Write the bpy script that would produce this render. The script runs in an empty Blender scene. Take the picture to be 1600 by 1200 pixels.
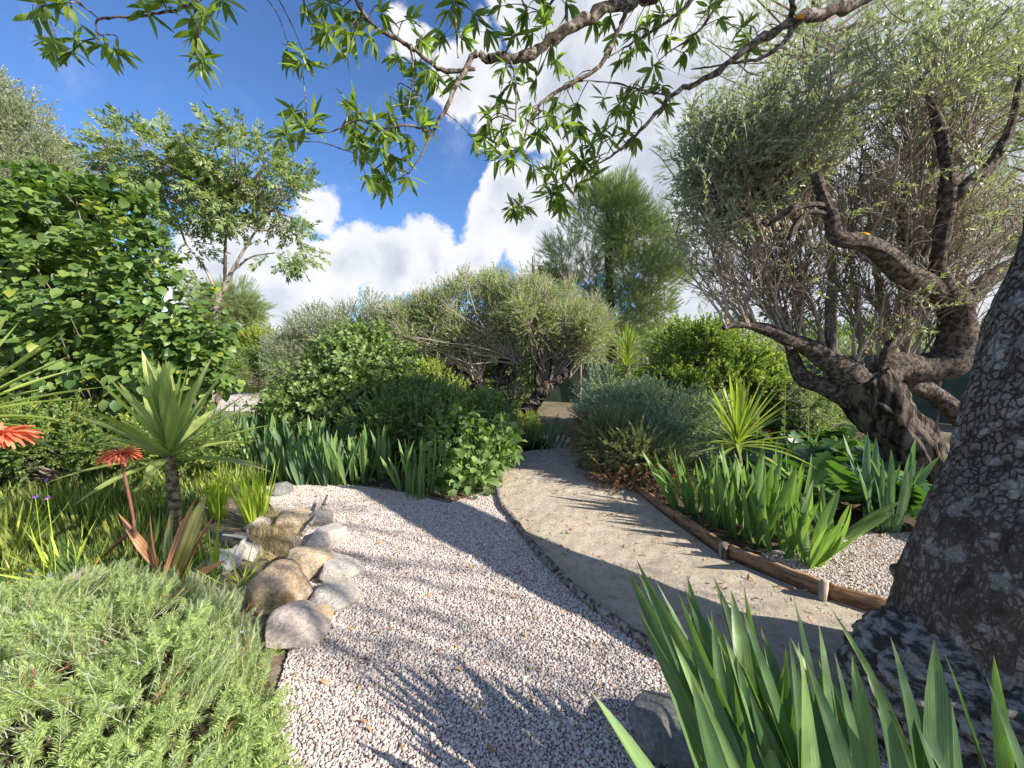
import bpy, math, random
import numpy as np
from mathutils import Vector, Matrix, noise as mn

RNG = np.random.default_rng(11)
R = math.radians
S = bpy.context.scene
COL = S.collection

# ------------------------------------------------------------------ camera
FPX, PITCH, CAMZ = 620.0, R(4.6), 1.6
cam_d = bpy.data.cameras.new("camera"); cam = bpy.data.objects.new("camera", cam_d); COL.objects.link(cam)
cam_d.sensor_width = 36; cam_d.lens = 36 * FPX / 1600; cam_d.clip_start = .02; cam_d.clip_end = 6000
cam.location = (0, 0, CAMZ); cam.rotation_euler = (R(90) - PITCH, 0, 0)
S.camera = cam

def ray(px, py):
    x, y = (px - 800) / FPX, (600 - py) / FPX
    c, s = math.cos(PITCH), math.sin(PITCH)
    return np.array([x, c + y * s, -s + y * c])      # pitch down
def P(px, py, Y):
    d = ray(px, py); return np.array([0, 0, CAMZ]) + d * (Y / d[1])
def G(px, py, z=0.0):
    d = ray(px, py); return np.array([0, 0, CAMZ]) + d * ((z - CAMZ) / d[2])

# ------------------------------------------------------------------ light
SUN_TO = np.array([1.52, -.70, 1.0]); SUN_TO /= np.linalg.norm(SUN_TO)
elev = math.asin(SUN_TO[2]); az = math.atan2(SUN_TO[0], SUN_TO[1])
sd = bpy.data.lights.new("sun", 'SUN'); sd.energy = 5.0; sd.angle = R(.53); sd.color = (1, .94, .83)
sun = bpy.data.objects.new("sun", sd); COL.objects.link(sun); sun.location = (30, -20, 30)
sun.rotation_euler = Vector(SUN_TO).to_track_quat('Z', 'Y').to_euler()

S.view_settings.view_transform = 'Standard'; S.view_settings.look = 'None'
S.view_settings.exposure = 0.92; S.view_settings.gamma = 1; S.view_settings.use_curve_mapping = False
S.cycles.max_bounces = 7; S.cycles.diffuse_bounces = 4; S.cycles.glossy_bounces = 2
S.cycles.transmission_bounces = 4; S.cycles.transparent_max_bounces = 4; S.cycles.use_denoising = True

class NT:
    def __init__(s, tree): s.t = tree; s.n = tree.nodes; s.l = tree.links
    def __call__(s, typ, ins=None, **kw):
        n = s.n.new(typ)
        for k, v in kw.items(): setattr(n, k, v)
        for k, v in (ins or {}).items():
            if isinstance(v, bpy.types.NodeSocket): s.l.new(v, n.inputs[k])
            else: n.inputs[k].default_value = v
        return n
    def math(s, op, a, b=0.0, c=0.0, clamp=False):
        n = s.n.new('ShaderNodeMath'); n.operation = op; n.use_clamp = clamp
        for i, v in enumerate((a, b, c)):
            if isinstance(v, bpy.types.NodeSocket): s.l.new(v, n.inputs[i])
            else: n.inputs[i].default_value = v
        return n.outputs[0]
    def mix(s, f, a, b, blend='MIX'):
        n = s.n.new('ShaderNodeMix'); n.data_type = 'RGBA'; n.blend_type = blend
        for i, v in ((0, f), (6, a), (7, b)):
            if isinstance(v, bpy.types.NodeSocket): s.l.new(v, n.inputs[i])
            else: n.inputs[i].default_value = v if i == 0 else (*v[:3], 1)
        return n.outputs[2]
    def ramp(s, f, stops):
        n = s.n.new('ShaderNodeValToRGB'); s.l.new(f, n.inputs[0]); e = n.color_ramp.elements
        while len(e) < len(stops): e.new(.5)
        for i, (p, c) in enumerate(stops): e[i].position = p; e[i].color = (*c[:3], 1)
        return n.outputs[0]
    def rng(s, v, a, b, c=0., d=1., mode='SMOOTHSTEP'):
        n = s.n.new('ShaderNodeMapRange'); n.interpolation_type = mode
        s.l.new(v, n.inputs[0])
        for i, q in enumerate((a, b, c, d)): n.inputs[i + 1].default_value = q
        return n.outputs[0]

W = bpy.data.worlds.new("World"); S.world = W; W.use_nodes = True
W.node_tree.nodes.clear(); w = NT(W.node_tree)
sky = w('ShaderNodeTexSky', sky_type='NISHITA', sun_disc=False)
sky.sun_elevation = elev; sky.sun_rotation = az; sky.altitude = 300; sky.air_density = 1.0; sky.dust_density = .35; sky.ozone_density = 2.6
SKYS = .10
tc = w('ShaderNodeTexCoord')
dirv = tc.outputs['Generated']
# clouds: soft cumulus masks in direction space, broken up by noise
warp = w('ShaderNodeTexNoise', {'Vector': dirv, 'Scale': 7.0, 'Detail': 7.0, 'Roughness': .55}, noise_dimensions='3D')
wv = w('ShaderNodeVectorMath', {0: warp.outputs['Color'], 1: (.5, .5, .5)}, operation='SUBTRACT')
wv2 = w('ShaderNodeVectorMath', {0: wv.outputs[0], 'Scale': .20}, operation='SCALE')
dw = w('ShaderNodeVectorMath', {0: dirv, 1: wv2.outputs[0]}, operation='ADD')
blobs = [(505, 322, 42), (478, 352, 26), (400, 395, 60), (340, 420, 70), (460, 400, 62), (540, 405, 62), (610, 412, 60), (680, 405, 56), (745, 400, 58), (760, 340, 50),
         (800, 330, 66), (850, 370, 80), (810, 300, 30), (430, 465, 75), (350, 470, 80), (520, 470, 45), (590, 470, 40), (940, 330, 120), (720, 120, 62), (790, 180, 66),
         (880, 165, 105), (1000, 150, 180), (1000, 280, 120), (640, 60, 45), (1150, 200, 200), (1300, 100, 220), (1350, 330, 220), (1500, 250, 240), (1600, 60, 160),
         (1150, 450, 150), (1450, 500, 200), (1750, 300, 260), (2100, 420, 220), (560, 185, 16), (860, 10, 110)]
m = None
for bx, by, br in blobs:
    d = ray(bx, by); L = np.linalg.norm(d); d = d / L
    rad = br / FPX / L * (1 / L) ** .0
    ds = w('ShaderNodeVectorMath', {0: dw.outputs[0], 1: tuple(d)}, operation='DISTANCE').outputs['Value']
    v = w.math('SUBTRACT', 1.0, w.math('DIVIDE', ds, rad))
    v = w.math('MULTIPLY', v, min(1.0, br / 90))
    m = v if m is None else w.math('MAXIMUM', m, v)
sep = w('ShaderNodeSeparateXYZ', {0: dirv})
gen = w('ShaderNodeTexNoise', {'Vector': dirv, 'Scale': 1.7, 'Detail': 3.0}).outputs[0]
away = w.rng(sep.outputs[1], .30, -.1)                              # the same broken cloud cover over the rest of the sky
gcov = w.math('SUBTRACT', w.math('MULTIPLY', w.rng(gen, .46, .62), away), .5)
m = w.math('MAXIMUM', m, gcov)
fb = w('ShaderNodeTexNoise', {'Vector': dirv, 'Scale': 13.0, 'Detail': 9.0, 'Roughness': .6}).outputs[0]
dens = w.math('ADD', m, w.math('MULTIPLY', w.math('SUBTRACT', fb, .5), .35))
alpha = w.rng(dens, .0, .17)
low = w('ShaderNodeTexNoise', {'Vector': dw.outputs[0], 'Scale': 6.0, 'Detail': 6.0, 'Roughness': .55}).outputs[0]
shade = w.math('ADD', w.math('MULTIPLY', w.rng(dens, .1, .75), .65), w.math('MULTIPLY', w.math('SUBTRACT', low, .45), 1.5), clamp=True)
ccol = w.ramp(shade, [(0, (5.5, 5.5, 5.6)), (.4, (4.8, 4.9, 5.15)), (1, (3.2, 3.4, 4.0))])
skyc = w.mix(1.0, sky.outputs[0], (.60, .80, 1.08), 'MULTIPLY')
wisp = w('ShaderNodeTexNoise', {'Vector': dw.outputs[0], 'Scale': 3.2, 'Detail': 8.0, 'Roughness': .65}).outputs[0]
skyc = w.mix(w.math('MULTIPLY', w.rng(wisp, .52, .80), .20), skyc, (7, 7.3, 7.8))
out = w.mix(w.math('MULTIPLY', alpha, .96), skyc, ccol)
bg = w('ShaderNodeBackground', {'Color': out, 'Strength': SKYS})
w('ShaderNodeOutputWorld', {'Surface': bg.outputs[0]})

# ------------------------------------------------------------------ materials
def new_mat(name):
    m = bpy.data.materials.new(name); m.use_nodes = True; m.node_tree.nodes.clear()
    return m, NT(m.node_tree)
def finish(n, col, rough=.8, spec=.3, bump=None, bstr=.5, bdist=.01, trans=None, tcol=None):
    ins = {'Base Color': col, 'Roughness': rough, 'Specular IOR Level': spec}
    if bump is not None:
        b = n('ShaderNodeBump', {'Height': bump, 'Strength': bstr, 'Distance': bdist}); ins['Normal'] = b.outputs[0]
    p = n('ShaderNodeBsdfPrincipled', ins); sh = p.outputs[0]
    if trans:
        t = n('ShaderNodeBsdfTranslucent', {'Color': tcol})
        sh = n('ShaderNodeMixShader', {0: trans, 1: sh, 2: t.outputs[0]}).outputs[0]
    n('ShaderNodeOutputMaterial', {'Surface': sh}); return p

def leaf_mat(name, dark, light, trans=.3, rough=.45, veins=0, odd=None, back=None, spec=.35):
    """leaf colour varies from leaf to leaf (per-leaf attribute + per-object random)"""
    dark = tuple(c * 1.30 for c in dark); light = tuple(c * 1.38 for c in light)
    m, n = new_mat(name)
    a = n('ShaderNodeAttribute', attribute_name='var').outputs['Fac']
    o = n('ShaderNodeObjectInfo').outputs['Random']
    v = n.math('FRACT', n.math('ADD', a, o))
    stops = [(0, dark), (.9, light)]
    if odd: stops = [(0, dark), (.85, light), (.93, light), (.97, odd)]
    col = n.ramp(v, stops)
    if veins:
        uv = n('ShaderNodeUVMap').outputs[0]; sp = n('ShaderNodeSeparateXYZ', {0: uv})
        wv = n.math('SINE', n.math('MULTIPLY', sp.outputs[0], veins))
        ns = n('ShaderNodeTexNoise', {'Vector': uv, 'Scale': 3.0, 'Detail': 4.0}).outputs[0]
        col = n.mix(n.math('MULTIPLY', n.math('ADD', wv, 1), .30), col, tuple(c * .55 for c in dark))
        col = n.mix(n.rng(ns, .42, .7, 0, .5), col, tuple(c * 1.25 for c in light))
        tip = n.rng(sp.outputs[1], .90, 1.0, 0, .55)
        col = n.mix(tip, col, (.22, .16, .06))
    if back:
        g = n('ShaderNodeNewGeometry').outputs['Backfacing']
        col = n.mix(g, col, back)
    tcol = n.mix(.6, col, (.42, .60, .06), 'MIX') if trans > .01 else col
    tcol = n.mix(1.0, col, (2.3, 2.5, .9), 'MULTIPLY') if trans > .01 else col
    finish(n, col, rough, spec, trans=trans, tcol=tcol)
    return m

def bark_mat(name, c0, c1, c2, scale=12, stretch=.25, bd=.02, lichen=None, lscale=14, plates=False, gain=1.45):
    m, n = new_mat(name)
    tc = n('ShaderNodeTexCoord').outputs['Object']
    mp = n('ShaderNodeMapping', {'Vector': tc, 'Scale': (1, 1, stretch)}).outputs[0]
    ns = n('ShaderNodeTexNoise', {'Vector': mp, 'Scale': scale, 'Detail': 9.0, 'Roughness': .65})
    crack = n.rng(ns.outputs[0], .36, .52)
    if plates:
        zz = n('ShaderNodeSeparateXYZ', {0: tc}).outputs[2]; lowf = n.rng(zz, 1.25, .75)
        mpv = n('ShaderNodeMapping', {'Vector': tc, 'Scale': (1, 1, .12)}).outputs[0]
        nv = n('ShaderNodeTexNoise', {'Vector': mpv, 'Scale': 26.0, 'Detail': 5.0, 'Roughness': .6}).outputs[0]
        crack = n.rng(ns.outputs[0], .30, .44, .25, 1.0)
        furrow = n.rng(n.math('ABSOLUTE', n.math('SUBTRACT', nv, .5)), 0, .05, .45, 1.0)
        crack = n.math('MULTIPLY', crack, n.math('ADD', n.math('MULTIPLY', furrow, lowf), n.math('SUBTRACT', 1.0, lowf)))
        dm = n('ShaderNodeVectorMath', {0: n('ShaderNodeTexNoise', {'Vector': tc, 'Scale': scale * 1.5, 'Detail': 5.0, 'Roughness': .7}).outputs['Color'], 'Scale': .055}, operation='SCALE').outputs[0]
        mv = n('ShaderNodeMapping', {'Vector': n('ShaderNodeVectorMath', {0: tc, 1: dm}, operation='ADD').outputs[0], 'Scale': (1, 1, .58)}).outputs[0]
        vo = n('ShaderNodeTexVoronoi', {'Vector': mv, 'Scale': scale * 2.3}, feature='DISTANCE_TO_EDGE').outputs['Distance']
        crack = n.math('MINIMUM', crack, n.math('MAXIMUM', n.rng(vo, .0, .14, .15, 1.0), n.math('MULTIPLY', lowf, .35)))
    c0, c1, c2 = [tuple(min(.6, q * gain) for q in c) for c in (c0, c1, c2)]
    col = n.ramp(ns.outputs[0], [(.3, c0), (.5, c1), (.72, c2)])
    col = n.mix(crack, tuple(c * (.35 if stretch < .9 else .75) for c in c0), col)
    fine = n('ShaderNodeTexNoise', {'Vector': tc, 'Scale': scale * 7, 'Detail': 5.0, 'Roughness': .7}).outputs[0]
    col = n.mix(.5, col, n.ramp(fine, [(.3, (.35, .35, .35)), (.7, (1, 1, 1))]), 'MULTIPLY')
    if lichen:
        ln = n('ShaderNodeTexNoise', {'Vector': tc, 'Scale': lscale, 'Detail': 6.0, 'Roughness': .6}).outputs[0]
        col = n.mix(n.rng(ln, .53, .62, 0, .75), col, lichen)
    h = n.math('ADD', n.math('MULTIPLY', crack, .8), n.math('ADD', ns.outputs[0], n.math('MULTIPLY', fine, .35)))
    finish(n, col, .9, .15, h, 1.0, bd)
    return m

def simple_noise_mat(name, stops, scale=20, detail=8, rough=.9, bstr=.6, bd=.01, second=None, s2=3):
    m, n = new_mat(name)
    tc = n('ShaderNodeTexCoord').outputs['Object']
    ns = n('ShaderNodeTexNoise', {'Vector': tc, 'Scale': scale, 'Detail': float(detail), 'Roughness': .65}).outputs[0]
    col = n.ramp(ns, stops)
    if second:
        l = n('ShaderNodeTexNoise', {'Vector': tc, 'Scale': s2, 'Detail': 4.0}).outputs[0]
        col = n.mix(n.rng(l, .45, .62), col, second)
    finish(n, col, rough, .2, ns, bstr, bd)
    return m

M = {}
M['soil'] = simple_noise_mat('soil', [(.3, (.10, .075, .05)), (.5, (.20, .155, .11)), (.7, (.33, .27, .20))], 14, 10, second=(.13, .12, .06), s2=.7, bd=.03)
M['litter'] = simple_noise_mat('litter_soil', [(.3, (.035, .025, .016)), (.55, (.10, .07, .05)), (.75, (.24, .18, .13))], 40, 10, bd=.02)
def path_mat():
    m, n = new_mat('compacted_sand')
    tc = n('ShaderNodeTexCoord').outputs['Object']
    big = n('ShaderNodeTexNoise', {'Vector': tc, 'Scale': 2.2, 'Detail': 5.0, 'Roughness': .55}).outputs[0]
    a = n('ShaderNodeTexNoise', {'Vector': tc, 'Scale': 260.0, 'Detail': 4.0, 'Roughness': .7}).outputs[0]
    b = n('ShaderNodeTexNoise', {'Vector': tc, 'Scale': 9.0, 'Detail': 8.0, 'Roughness': .6}).outputs[0]
    c = n('ShaderNodeTexVoronoi', {'Vector': tc, 'Scale': 150.0}).outputs['Color']
    col = n.ramp(b, [(.3, (.48, .40, .305)), (.5, (.62, .53, .42)), (.7, (.70, .61, .50))])
    col = n.mix(.55, col, n.ramp(a, [(.3, (.45, .42, .40)), (.55, (1, 1, 1)), (.75, (1.35, 1.3, 1.25))]), 'MULTIPLY')
    col = n.mix(.22, col, c, 'OVERLAY')
    h = n.math('ADD', n.math('MULTIPLY', b, 3.0), a); h = n.math('ADD', h, n.math('MULTIPLY', big, 6.0))
    col = n.mix(n.rng(big, .35, .65, 0, .5), col, n.mix(1.0, col, (.72, .68, .62), 'MULTIPLY'))
    finish(n, col, .95, .15, h, .9, .014); return m
M['path'] = path_mat()
def gravel_base():
    m, n = new_mat('gravel_base')
    tc = n('ShaderNodeTexCoord').outputs['Object']
    vo = n('ShaderNodeTexVoronoi', {'Vector': tc, 'Scale': 70.0}, feature='F1')
    e = n('ShaderNodeTexVoronoi', {'Vector': tc, 'Scale': 70.0}, feature='DISTANCE_TO_EDGE').outputs[0]
    col = n.mix(n.rng(e, 0, .1), (.06, .05, .045), n.mix(.3, (.40, .34, .31), vo.outputs['Color'], 'OVERLAY'))
    finish(n, col, .9, .2, n.rng(e, 0, .3), .9, .01); return m
M['gravel_base'] = gravel_base()
def pebble():
    m, n = new_mat('pebble_stone')
    o = n('ShaderNodeObjectInfo').outputs['Random']
    col = n.ramp(o, [(0, (.34, .29, .26)), (.2, (.52, .435, .385)), (.5, (.63, .555, .50)), (.8, (.70, .64, .585)), (.93, (.54, .40, .34)), (1, (.33, .30, .29))])
    tc = n('ShaderNodeTexCoord').outputs['Object']
    ns = n('ShaderNodeTexNoise', {'Vector': tc, 'Scale': 3.0, 'Detail': 4.0}).outputs[0]
    col = n.mix(.35, col, n.ramp(ns, [(.3, (.6, .58, .56)), (.7, (1.1, 1.1, 1.1))]), 'MULTIPLY')
    finish(n, col, .85, .25); return m
M['pebble'] = pebble()
def rock_mat(name, base, stain, stain2=None, amt=.5):
    m, n = new_mat(name)
    tc = n('ShaderNodeTexCoord').outputs['Object']
    a = n('ShaderNodeTexNoise', {'Vector': tc, 'Scale': 9.0, 'Detail': 10.0, 'Roughness': .62}).outputs[0]
    b = n('ShaderNodeTexNoise', {'Vector': tc, 'Scale': 3.2, 'Detail': 5.0, 'Roughness': .6}).outputs[0]
    f = n('ShaderNodeTexNoise', {'Vector': tc, 'Scale': 55.0, 'Detail': 6.0, 'Roughness': .75}).outputs[0]
    k = n('ShaderNodeTexNoise', {'Vector': tc, 'Scale': 130.0, 'Detail': 2.0}).outputs[0]
    col = n.mix(n.rng(a, .3, .7), tuple(c * .68 for c in base), tuple(min(1, c * 1.2) for c in base))
    col = n.mix(n.rng(b, .50, .62, 0, amt), col, stain)
    if stain2: col = n.mix(n.rng(a, .56, .66, 0, .7), col, stain2)
    col = n.mix(.6, col, n.ramp(f, [(.30, (.6, .6, .6)), (.48, (1.15, 1.15, 1.15)), (.68, (1.7, 1.65, 1.6))]), 'MULTIPLY')
    col = n.mix(n.rng(k, .64, .72, 0, .55), col, (.06, .055, .05))
    h = n.math('ADD', a, n.math('MULTIPLY', f, .4))
    finish(n, col, .85, .25, h, .9, .04); return m

# ------------------------------------------------------------------ object helpers
def props(o, label=None, cat=None, group=None, kind=None):
    if label: o['label'] = label
    if cat: o['category'] = cat
    if group: o['group'] = group
    if kind: o['kind'] = kind
    return o
def thing(name, loc, label, cat, group=None):
    o = bpy.data.objects.new(name, None); COL.objects.link(o); o.location = tuple(loc); o.empty_display_size = .1
    return props(o, label, cat, group)
def link(name, me, mat=None, parent=None, **kw):
    o = bpy.data.objects.new(name, me); COL.objects.link(o)
    if mat and not me.materials: me.materials.append(mat)
    if parent:
        o.parent = parent; o.location = -Vector(parent.location)     # vertices are in world metres
    return props(o, **kw)
def mesh_np(name, V, faces, var=None, smooth=False, uv=None):
    """faces: list of (M,k) int arrays"""
    V = np.asarray(V, np.float32).reshape(-1, 3)
    faces = [np.asarray(f, np.int32) for f in faces if len(f)]
    me = bpy.data.meshes.new(name)
    me.vertices.add(len(V)); me.vertices.foreach_set('co', V.ravel())
    nl = sum(f.size for f in faces); nf = sum(len(f) for f in faces)
    me.loops.add(nl); me.polygons.add(nf)
    me.loops.foreach_set('vertex_index', np.concatenate([f.ravel() for f in faces]))
    tot = np.concatenate([np.full(len(f), f.shape[1], np.int32) for f in faces])
    st = np.concatenate([[0], np.cumsum(tot)[:-1]]).astype(np.int32)
    me.polygons.foreach_set('loop_start', st)
    if smooth: me.polygons.foreach_set('use_smooth', np.ones(nf, bool))
    if var is not None:
        a = me.attributes.new('var', 'FLOAT', 'POINT'); a.data.foreach_set('value', np.asarray(var, np.float32))
    if uv is not None:
        ul = me.uv_layers.new(name='UVMap'); idx = np.concatenate([f.ravel() for f in faces])
        ul.data.foreach_set('uv', np.asarray(uv, np.float32)[idx].ravel())
    me.update(calc_edges=True); me.validate()
    return me
def nrm(a):
    a = np.asarray(a, float); return a / np.maximum(np.linalg.norm(a, axis=-1, keepdims=True), 1e-9)
def rnd_dirs(n, rng=RNG):
    return nrm(rng.normal(size=(n, 3)))
def frames(d, up):
    """columns: side, dir, normal"""
    d = nrm(d); x = nrm(np.cross(d, up)); z = np.cross(x, d)
    return np.stack([x, d, z], -1)

# leaf templates: width along X, length along Y, normal Z
def strip(n, w, fold=.15, bend=.0, shape=None, twist=0., droop_pow=2):
    V, U = [], []
    shape = shape or (lambda t: math.sin(math.pi * min(1, .06 + .94 * t)) ** .8)
    for i in range(n + 1):
        t = i / n; hw = w * .5 * shape(t)
        y = t; z = -bend * t ** droop_pow; y = t * (1 - .35 * abs(bend) * t)
        a = twist * t
        for s in (-1, 0, 1):
            X, Z = s * hw, (fold * hw if s else 0)
            V.append((X * math.cos(a) - Z * math.sin(a), y, z + X * math.sin(a) + Z * math.cos(a))); U.append((.5 + .5 * s * hw / (w * .5 + 1e-9), t))
    F = []
    for i in range(n):
        for k in (0, 1):
            a = i * 3 + k; F.append((a, a + 1, a + 4, a + 3))
    return np.array(V), np.array(F), np.array(U)
DIAMOND = (np.array([(0, 0, 0), (.5, .5, .06), (0, 1, -.04), (-.5, .5, .06)], float), np.array([(0, 1, 2, 3)]))
def dia(w): V = DIAMOND[0].copy(); V[:, 0] *= w; return V, DIAMOND[1]

def batch(tmpl, pos, d, up, L, Wm=1.0, rng=RNG):
    """place a template many times -> V, F, var"""
    tv, tf = tmpl[0], tmpl[1]
    n = len(pos); Fm = frames(d, up); L = np.broadcast_to(np.asarray(L, float), (n,))
    tvs = tv[None] * np.stack([np.full(n, Wm), np.ones(n), np.ones(n)], -1)[:, None, :] * L[:, None, None]
    V = np.einsum('nij,nkj->nki', Fm, tvs) + pos[:, None]
    F = (tf[None] + (np.arange(n) * len(tv))[:, None, None]).reshape(-1, tf.shape[1])
    return V.reshape(-1, 3), F, np.repeat(rng.random(n), len(tv))
def join(parts):
    """list of (V,F,var) with equal face size"""
    o = 0; Vs, Fs, Rs = [], [], []
    for V, F, r in parts: Vs.append(V); Fs.append(F + o); Rs.append(r); o += len(V)
    return np.concatenate(Vs), np.concatenate(Fs), np.concatenate(Rs)

def tubes(pts, rad, sides=5, caps=False):
    """pts (N,K,3), rad (N,K)"""
    pts = np.asarray(pts, float); rad = np.asarray(rad, float)
    if pts.ndim == 2: pts, rad = pts[None], rad[None]
    N, K, _ = pts.shape
    t = np.gradient(pts, axis=1); t = nrm(t)
    ref = np.zeros((N, 1, 3)); m = nrm(pts[:, -1] - pts[:, 0])
    ref[:, 0] = np.where(np.abs(m[:, 2:3]) > .8, np.array([[1., .2, 0]]), np.array([[.1, .1, 1.]]))
    x = nrm(np.cross(t, np.broadcast_to(ref, t.shape))); y = np.cross(t, x)
    a = np.arange(sides) * 2 * math.pi / sides
    V = pts[:, :, None] + rad[:, :, None, None] * (np.cos(a)[None, None, :, None] * x[:, :, None] + np.sin(a)[None, None, :, None] * y[:, :, None])
    idx = np.arange(N * K * sides).reshape(N, K, sides)
    A = idx[:, :-1]; B = idx[:, 1:]
    F = np.stack([A, np.roll(A, -1, 2), np.roll(B, -1, 2), B], -1).reshape(-1, 4)
    return V.reshape(-1, 3), F, np.repeat(RNG.random(N), K * sides)
def smooth_line(p, r, k=6, jit=0.0, rng=RNG):
    p = np.asarray(p, float); r = np.asarray(r, float)
    pp = np.vstack([2 * p[0] - p[1], p, 2 * p[-1] - p[-2]]); out, ro = [], []
    for i in range(len(p) - 1):
        for j in range(k):
            t = j / k; a, b, c, d = pp[i:i + 4]
            out.append(.5 * ((2 * b) + (c - a) * t + (2 * a - 5 * b + 4 * c - d) * t * t + (3 * b - a - 3 * c + d) * t ** 3)); ro.append(r[i] * (1 - t) + r[i + 1] * t)
    out.append(p[-1]); ro.append(r[-1]); out = np.array(out); ro = np.array(ro)
    if jit: out[1:-1] += rng.normal(size=(len(out) - 2, 3)) * ro[1:-1, None] * jit; ro = ro * (1 + rng.normal(size=len(ro)) * jit * .5)
    return out, ro
def branches(st, d, L, r0, r1, K=6, wander=.15, up=.1, rng=RNG):
    n = len(st); pts = np.zeros((n, K, 3)); pts[:, 0] = st; d = nrm(d); L = np.broadcast_to(L, (n,))
    r0 = np.broadcast_to(r0, (n,)); r1 = np.broadcast_to(r1, (n,))
    for k in range(1, K):
        d = nrm(d + rng.normal(size=(n, 3)) * wander + np.array([0, 0, up]))
        pts[:, k] = pts[:, k - 1] + d * (L / (K - 1))[:, None]
    f = np.linspace(0, 1, K)[None]
    return pts, r0[:, None] * (1 - f) + r1[:, None] * f
def sub(pts, rad, per, t0, t1, ang, ratio, L, rng=RNG, up=0.):
    """start points and directions of children"""
    N, K, _ = pts.shape; n = N * per
    t = rng.uniform(t0, t1, (N, per)) * (K - 1); i = np.minimum(t.astype(int), K - 2); f = (t - i)[..., None]
    ar = np.arange(N)[:, None]
    p = pts[ar, i] * (1 - f) + pts[ar, i + 1] * f; tg = nrm(pts[ar, i + 1] - pts[ar, i])
    rr = (rad[ar, i]).reshape(-1)
    side = nrm(np.cross(tg, rnd_dirs(n, rng).reshape(N, per, 3)))
    a = rng.normal(ang, ang * .3, (N, per, 1))
    d = nrm(tg * np.cos(a) + side * np.sin(a) + np.array([0, 0, up]))
    return p.reshape(-1, 3), d.reshape(-1, 3), rr * ratio, np.repeat(np.broadcast_to(L, (N,)), per)

# geometry-node scatter of small prototypes (only for uncountable stuff)
def proto(name, V, F, mat, var=None, smooth=False):
    me = mesh_np(name, V, [F] if not isinstance(F, list) else F, var, smooth); me.materials.append(mat)
    return bpy.data.objects.new(name, me)
_ng = {}
def node_group(protos):
    key = tuple(p.name for p in protos)
    if key in _ng: return _ng[key]
    g = bpy.data.node_groups.new('scatter', 'GeometryNodeTree'); n = NT(g)
    g.interface.new_socket('Geometry', in_out='INPUT', socket_type='NodeSocketGeometry')
    g.interface.new_socket('Geometry', in_out='OUTPUT', socket_type='NodeSocketGeometry')
    gi = n('NodeGroupInput'); go = n('NodeGroupOutput')
    jn = n('GeometryNodeJoinGeometry')
    for p in protos:
        oi = n('GeometryNodeObjectInfo', {'Object': p, 'As Instance': True}); g.links.new(oi.outputs['Geometry'], jn.inputs[0])
    rot = n('GeometryNodeInputNamedAttribute', {'Name': 'rot'}, data_type='FLOAT_VECTOR')
    sc = n('GeometryNodeInputNamedAttribute', {'Name': 'scl'}, data_type='FLOAT_VECTOR')
    ix = n('GeometryNodeInputNamedAttribute', {'Name': 'pick'}, data_type='INT')
    e = n('FunctionNodeEulerToRotation', {0: rot.outputs['Attribute']})
    ip = n('GeometryNodeInstanceOnPoints', {'Points': gi.outputs[0], 'Instance': jn.outputs[0], 'Pick Instance': True,
                                            'Instance Index': ix.outputs['Attribute'], 'Rotation': e.outputs[0], 'Scale': sc.outputs['Attribute']})
    g.links.new(ip.outputs[0], go.inputs[0]); _ng[key] = g
    return g
def scatter(name, protos, pos, d, up, scl, parent=None, rng=RNG, **kw):
    n = len(pos); Fm = frames(d, up)
    beta = -np.arcsin(np.clip(Fm[:, 2, 0], -1, 1)); ex = np.arctan2(Fm[:, 2, 1], Fm[:, 2, 2]); ez = np.arctan2(Fm[:, 1, 0], Fm[:, 0, 0])
    rot = np.stack([ex, beta, ez], -1).astype(np.float32)
    scl = np.asarray(scl, np.float32)
    if scl.ndim < 2: scl = np.repeat(np.broadcast_to(scl, (n,))[:, None], 3, 1)
    me = bpy.data.meshes.new(name); me.vertices.add(n); me.vertices.foreach_set('co', np.asarray(pos, np.float32).ravel())
    for nm, typ, dat, k in (('rot', 'FLOAT_VECTOR', rot, 'vector'), ('scl', 'FLOAT_VECTOR', scl, 'vector')):
        a = me.attributes.new(nm, typ, 'POINT'); a.data.foreach_set(k, np.ascontiguousarray(dat).ravel())
    a = me.attributes.new('pick', 'INT', 'POINT'); a.data.foreach_set('value', rng.integers(0, len(protos), n).astype(np.int32))
    kw.setdefault('kind', 'stuff')
    o = link(name, me, None, parent, **kw)
    md = o.modifiers.new('scatter', 'NODES'); md.node_group = node_group(protos)
    return o

# single leaf objects sharing mesh data
def leaf_mesh(name, mat, n, w, fold=.2, bend=.1, shape=None, twist=0.):
    V, F, U = strip(n, w, fold, bend, shape, twist)
    me = mesh_np(name, V, [F], None, True, U); me.materials.append(mat); return me
def put(name, me, parent, base, d, up, L, wm=1.0, **kw):
    d = nrm(d); x = nrm(np.cross(d, up)); z = np.cross(x, d)
    o = bpy.data.objects.new(name, me); COL.objects.link(o); o.parent = parent
    m = Matrix(((x[0] * L * wm, d[0] * L, z[0] * L, 0), (x[1] * L * wm, d[1] * L, z[1] * L, 0), (x[2] * L * wm, d[2] * L, z[2] * L, 0), (0, 0, 0, 1)))
    m.translation = Vector(base) - Vector(parent.location)
    o.matrix_basis = m
    return props(o, **kw)

# ================================================================== SETTING
def sheet(name, outline, z, mat, kind='structure', parent=None, sub=None):
    import bmesh
    bm = bmesh.new(); vs = [bm.verts.new((p[0], p[1], z)) for p in outline]; bm.faces.new(vs)
    bmesh.ops.triangulate(bm, faces=bm.faces[:]); bmesh.ops.recalc_face_normals(bm, faces=bm.faces[:])
    for f in bm.faces:
        if f.normal.z < 0: f.normal_flip()
    me = bpy.data.meshes.new(name); bm.to_mesh(me); bm.free()
    return link(name, me, mat, kind=kind)
def gp(*pts): return [tuple(G(x, y)[:2]) for x, y in pts]

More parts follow.
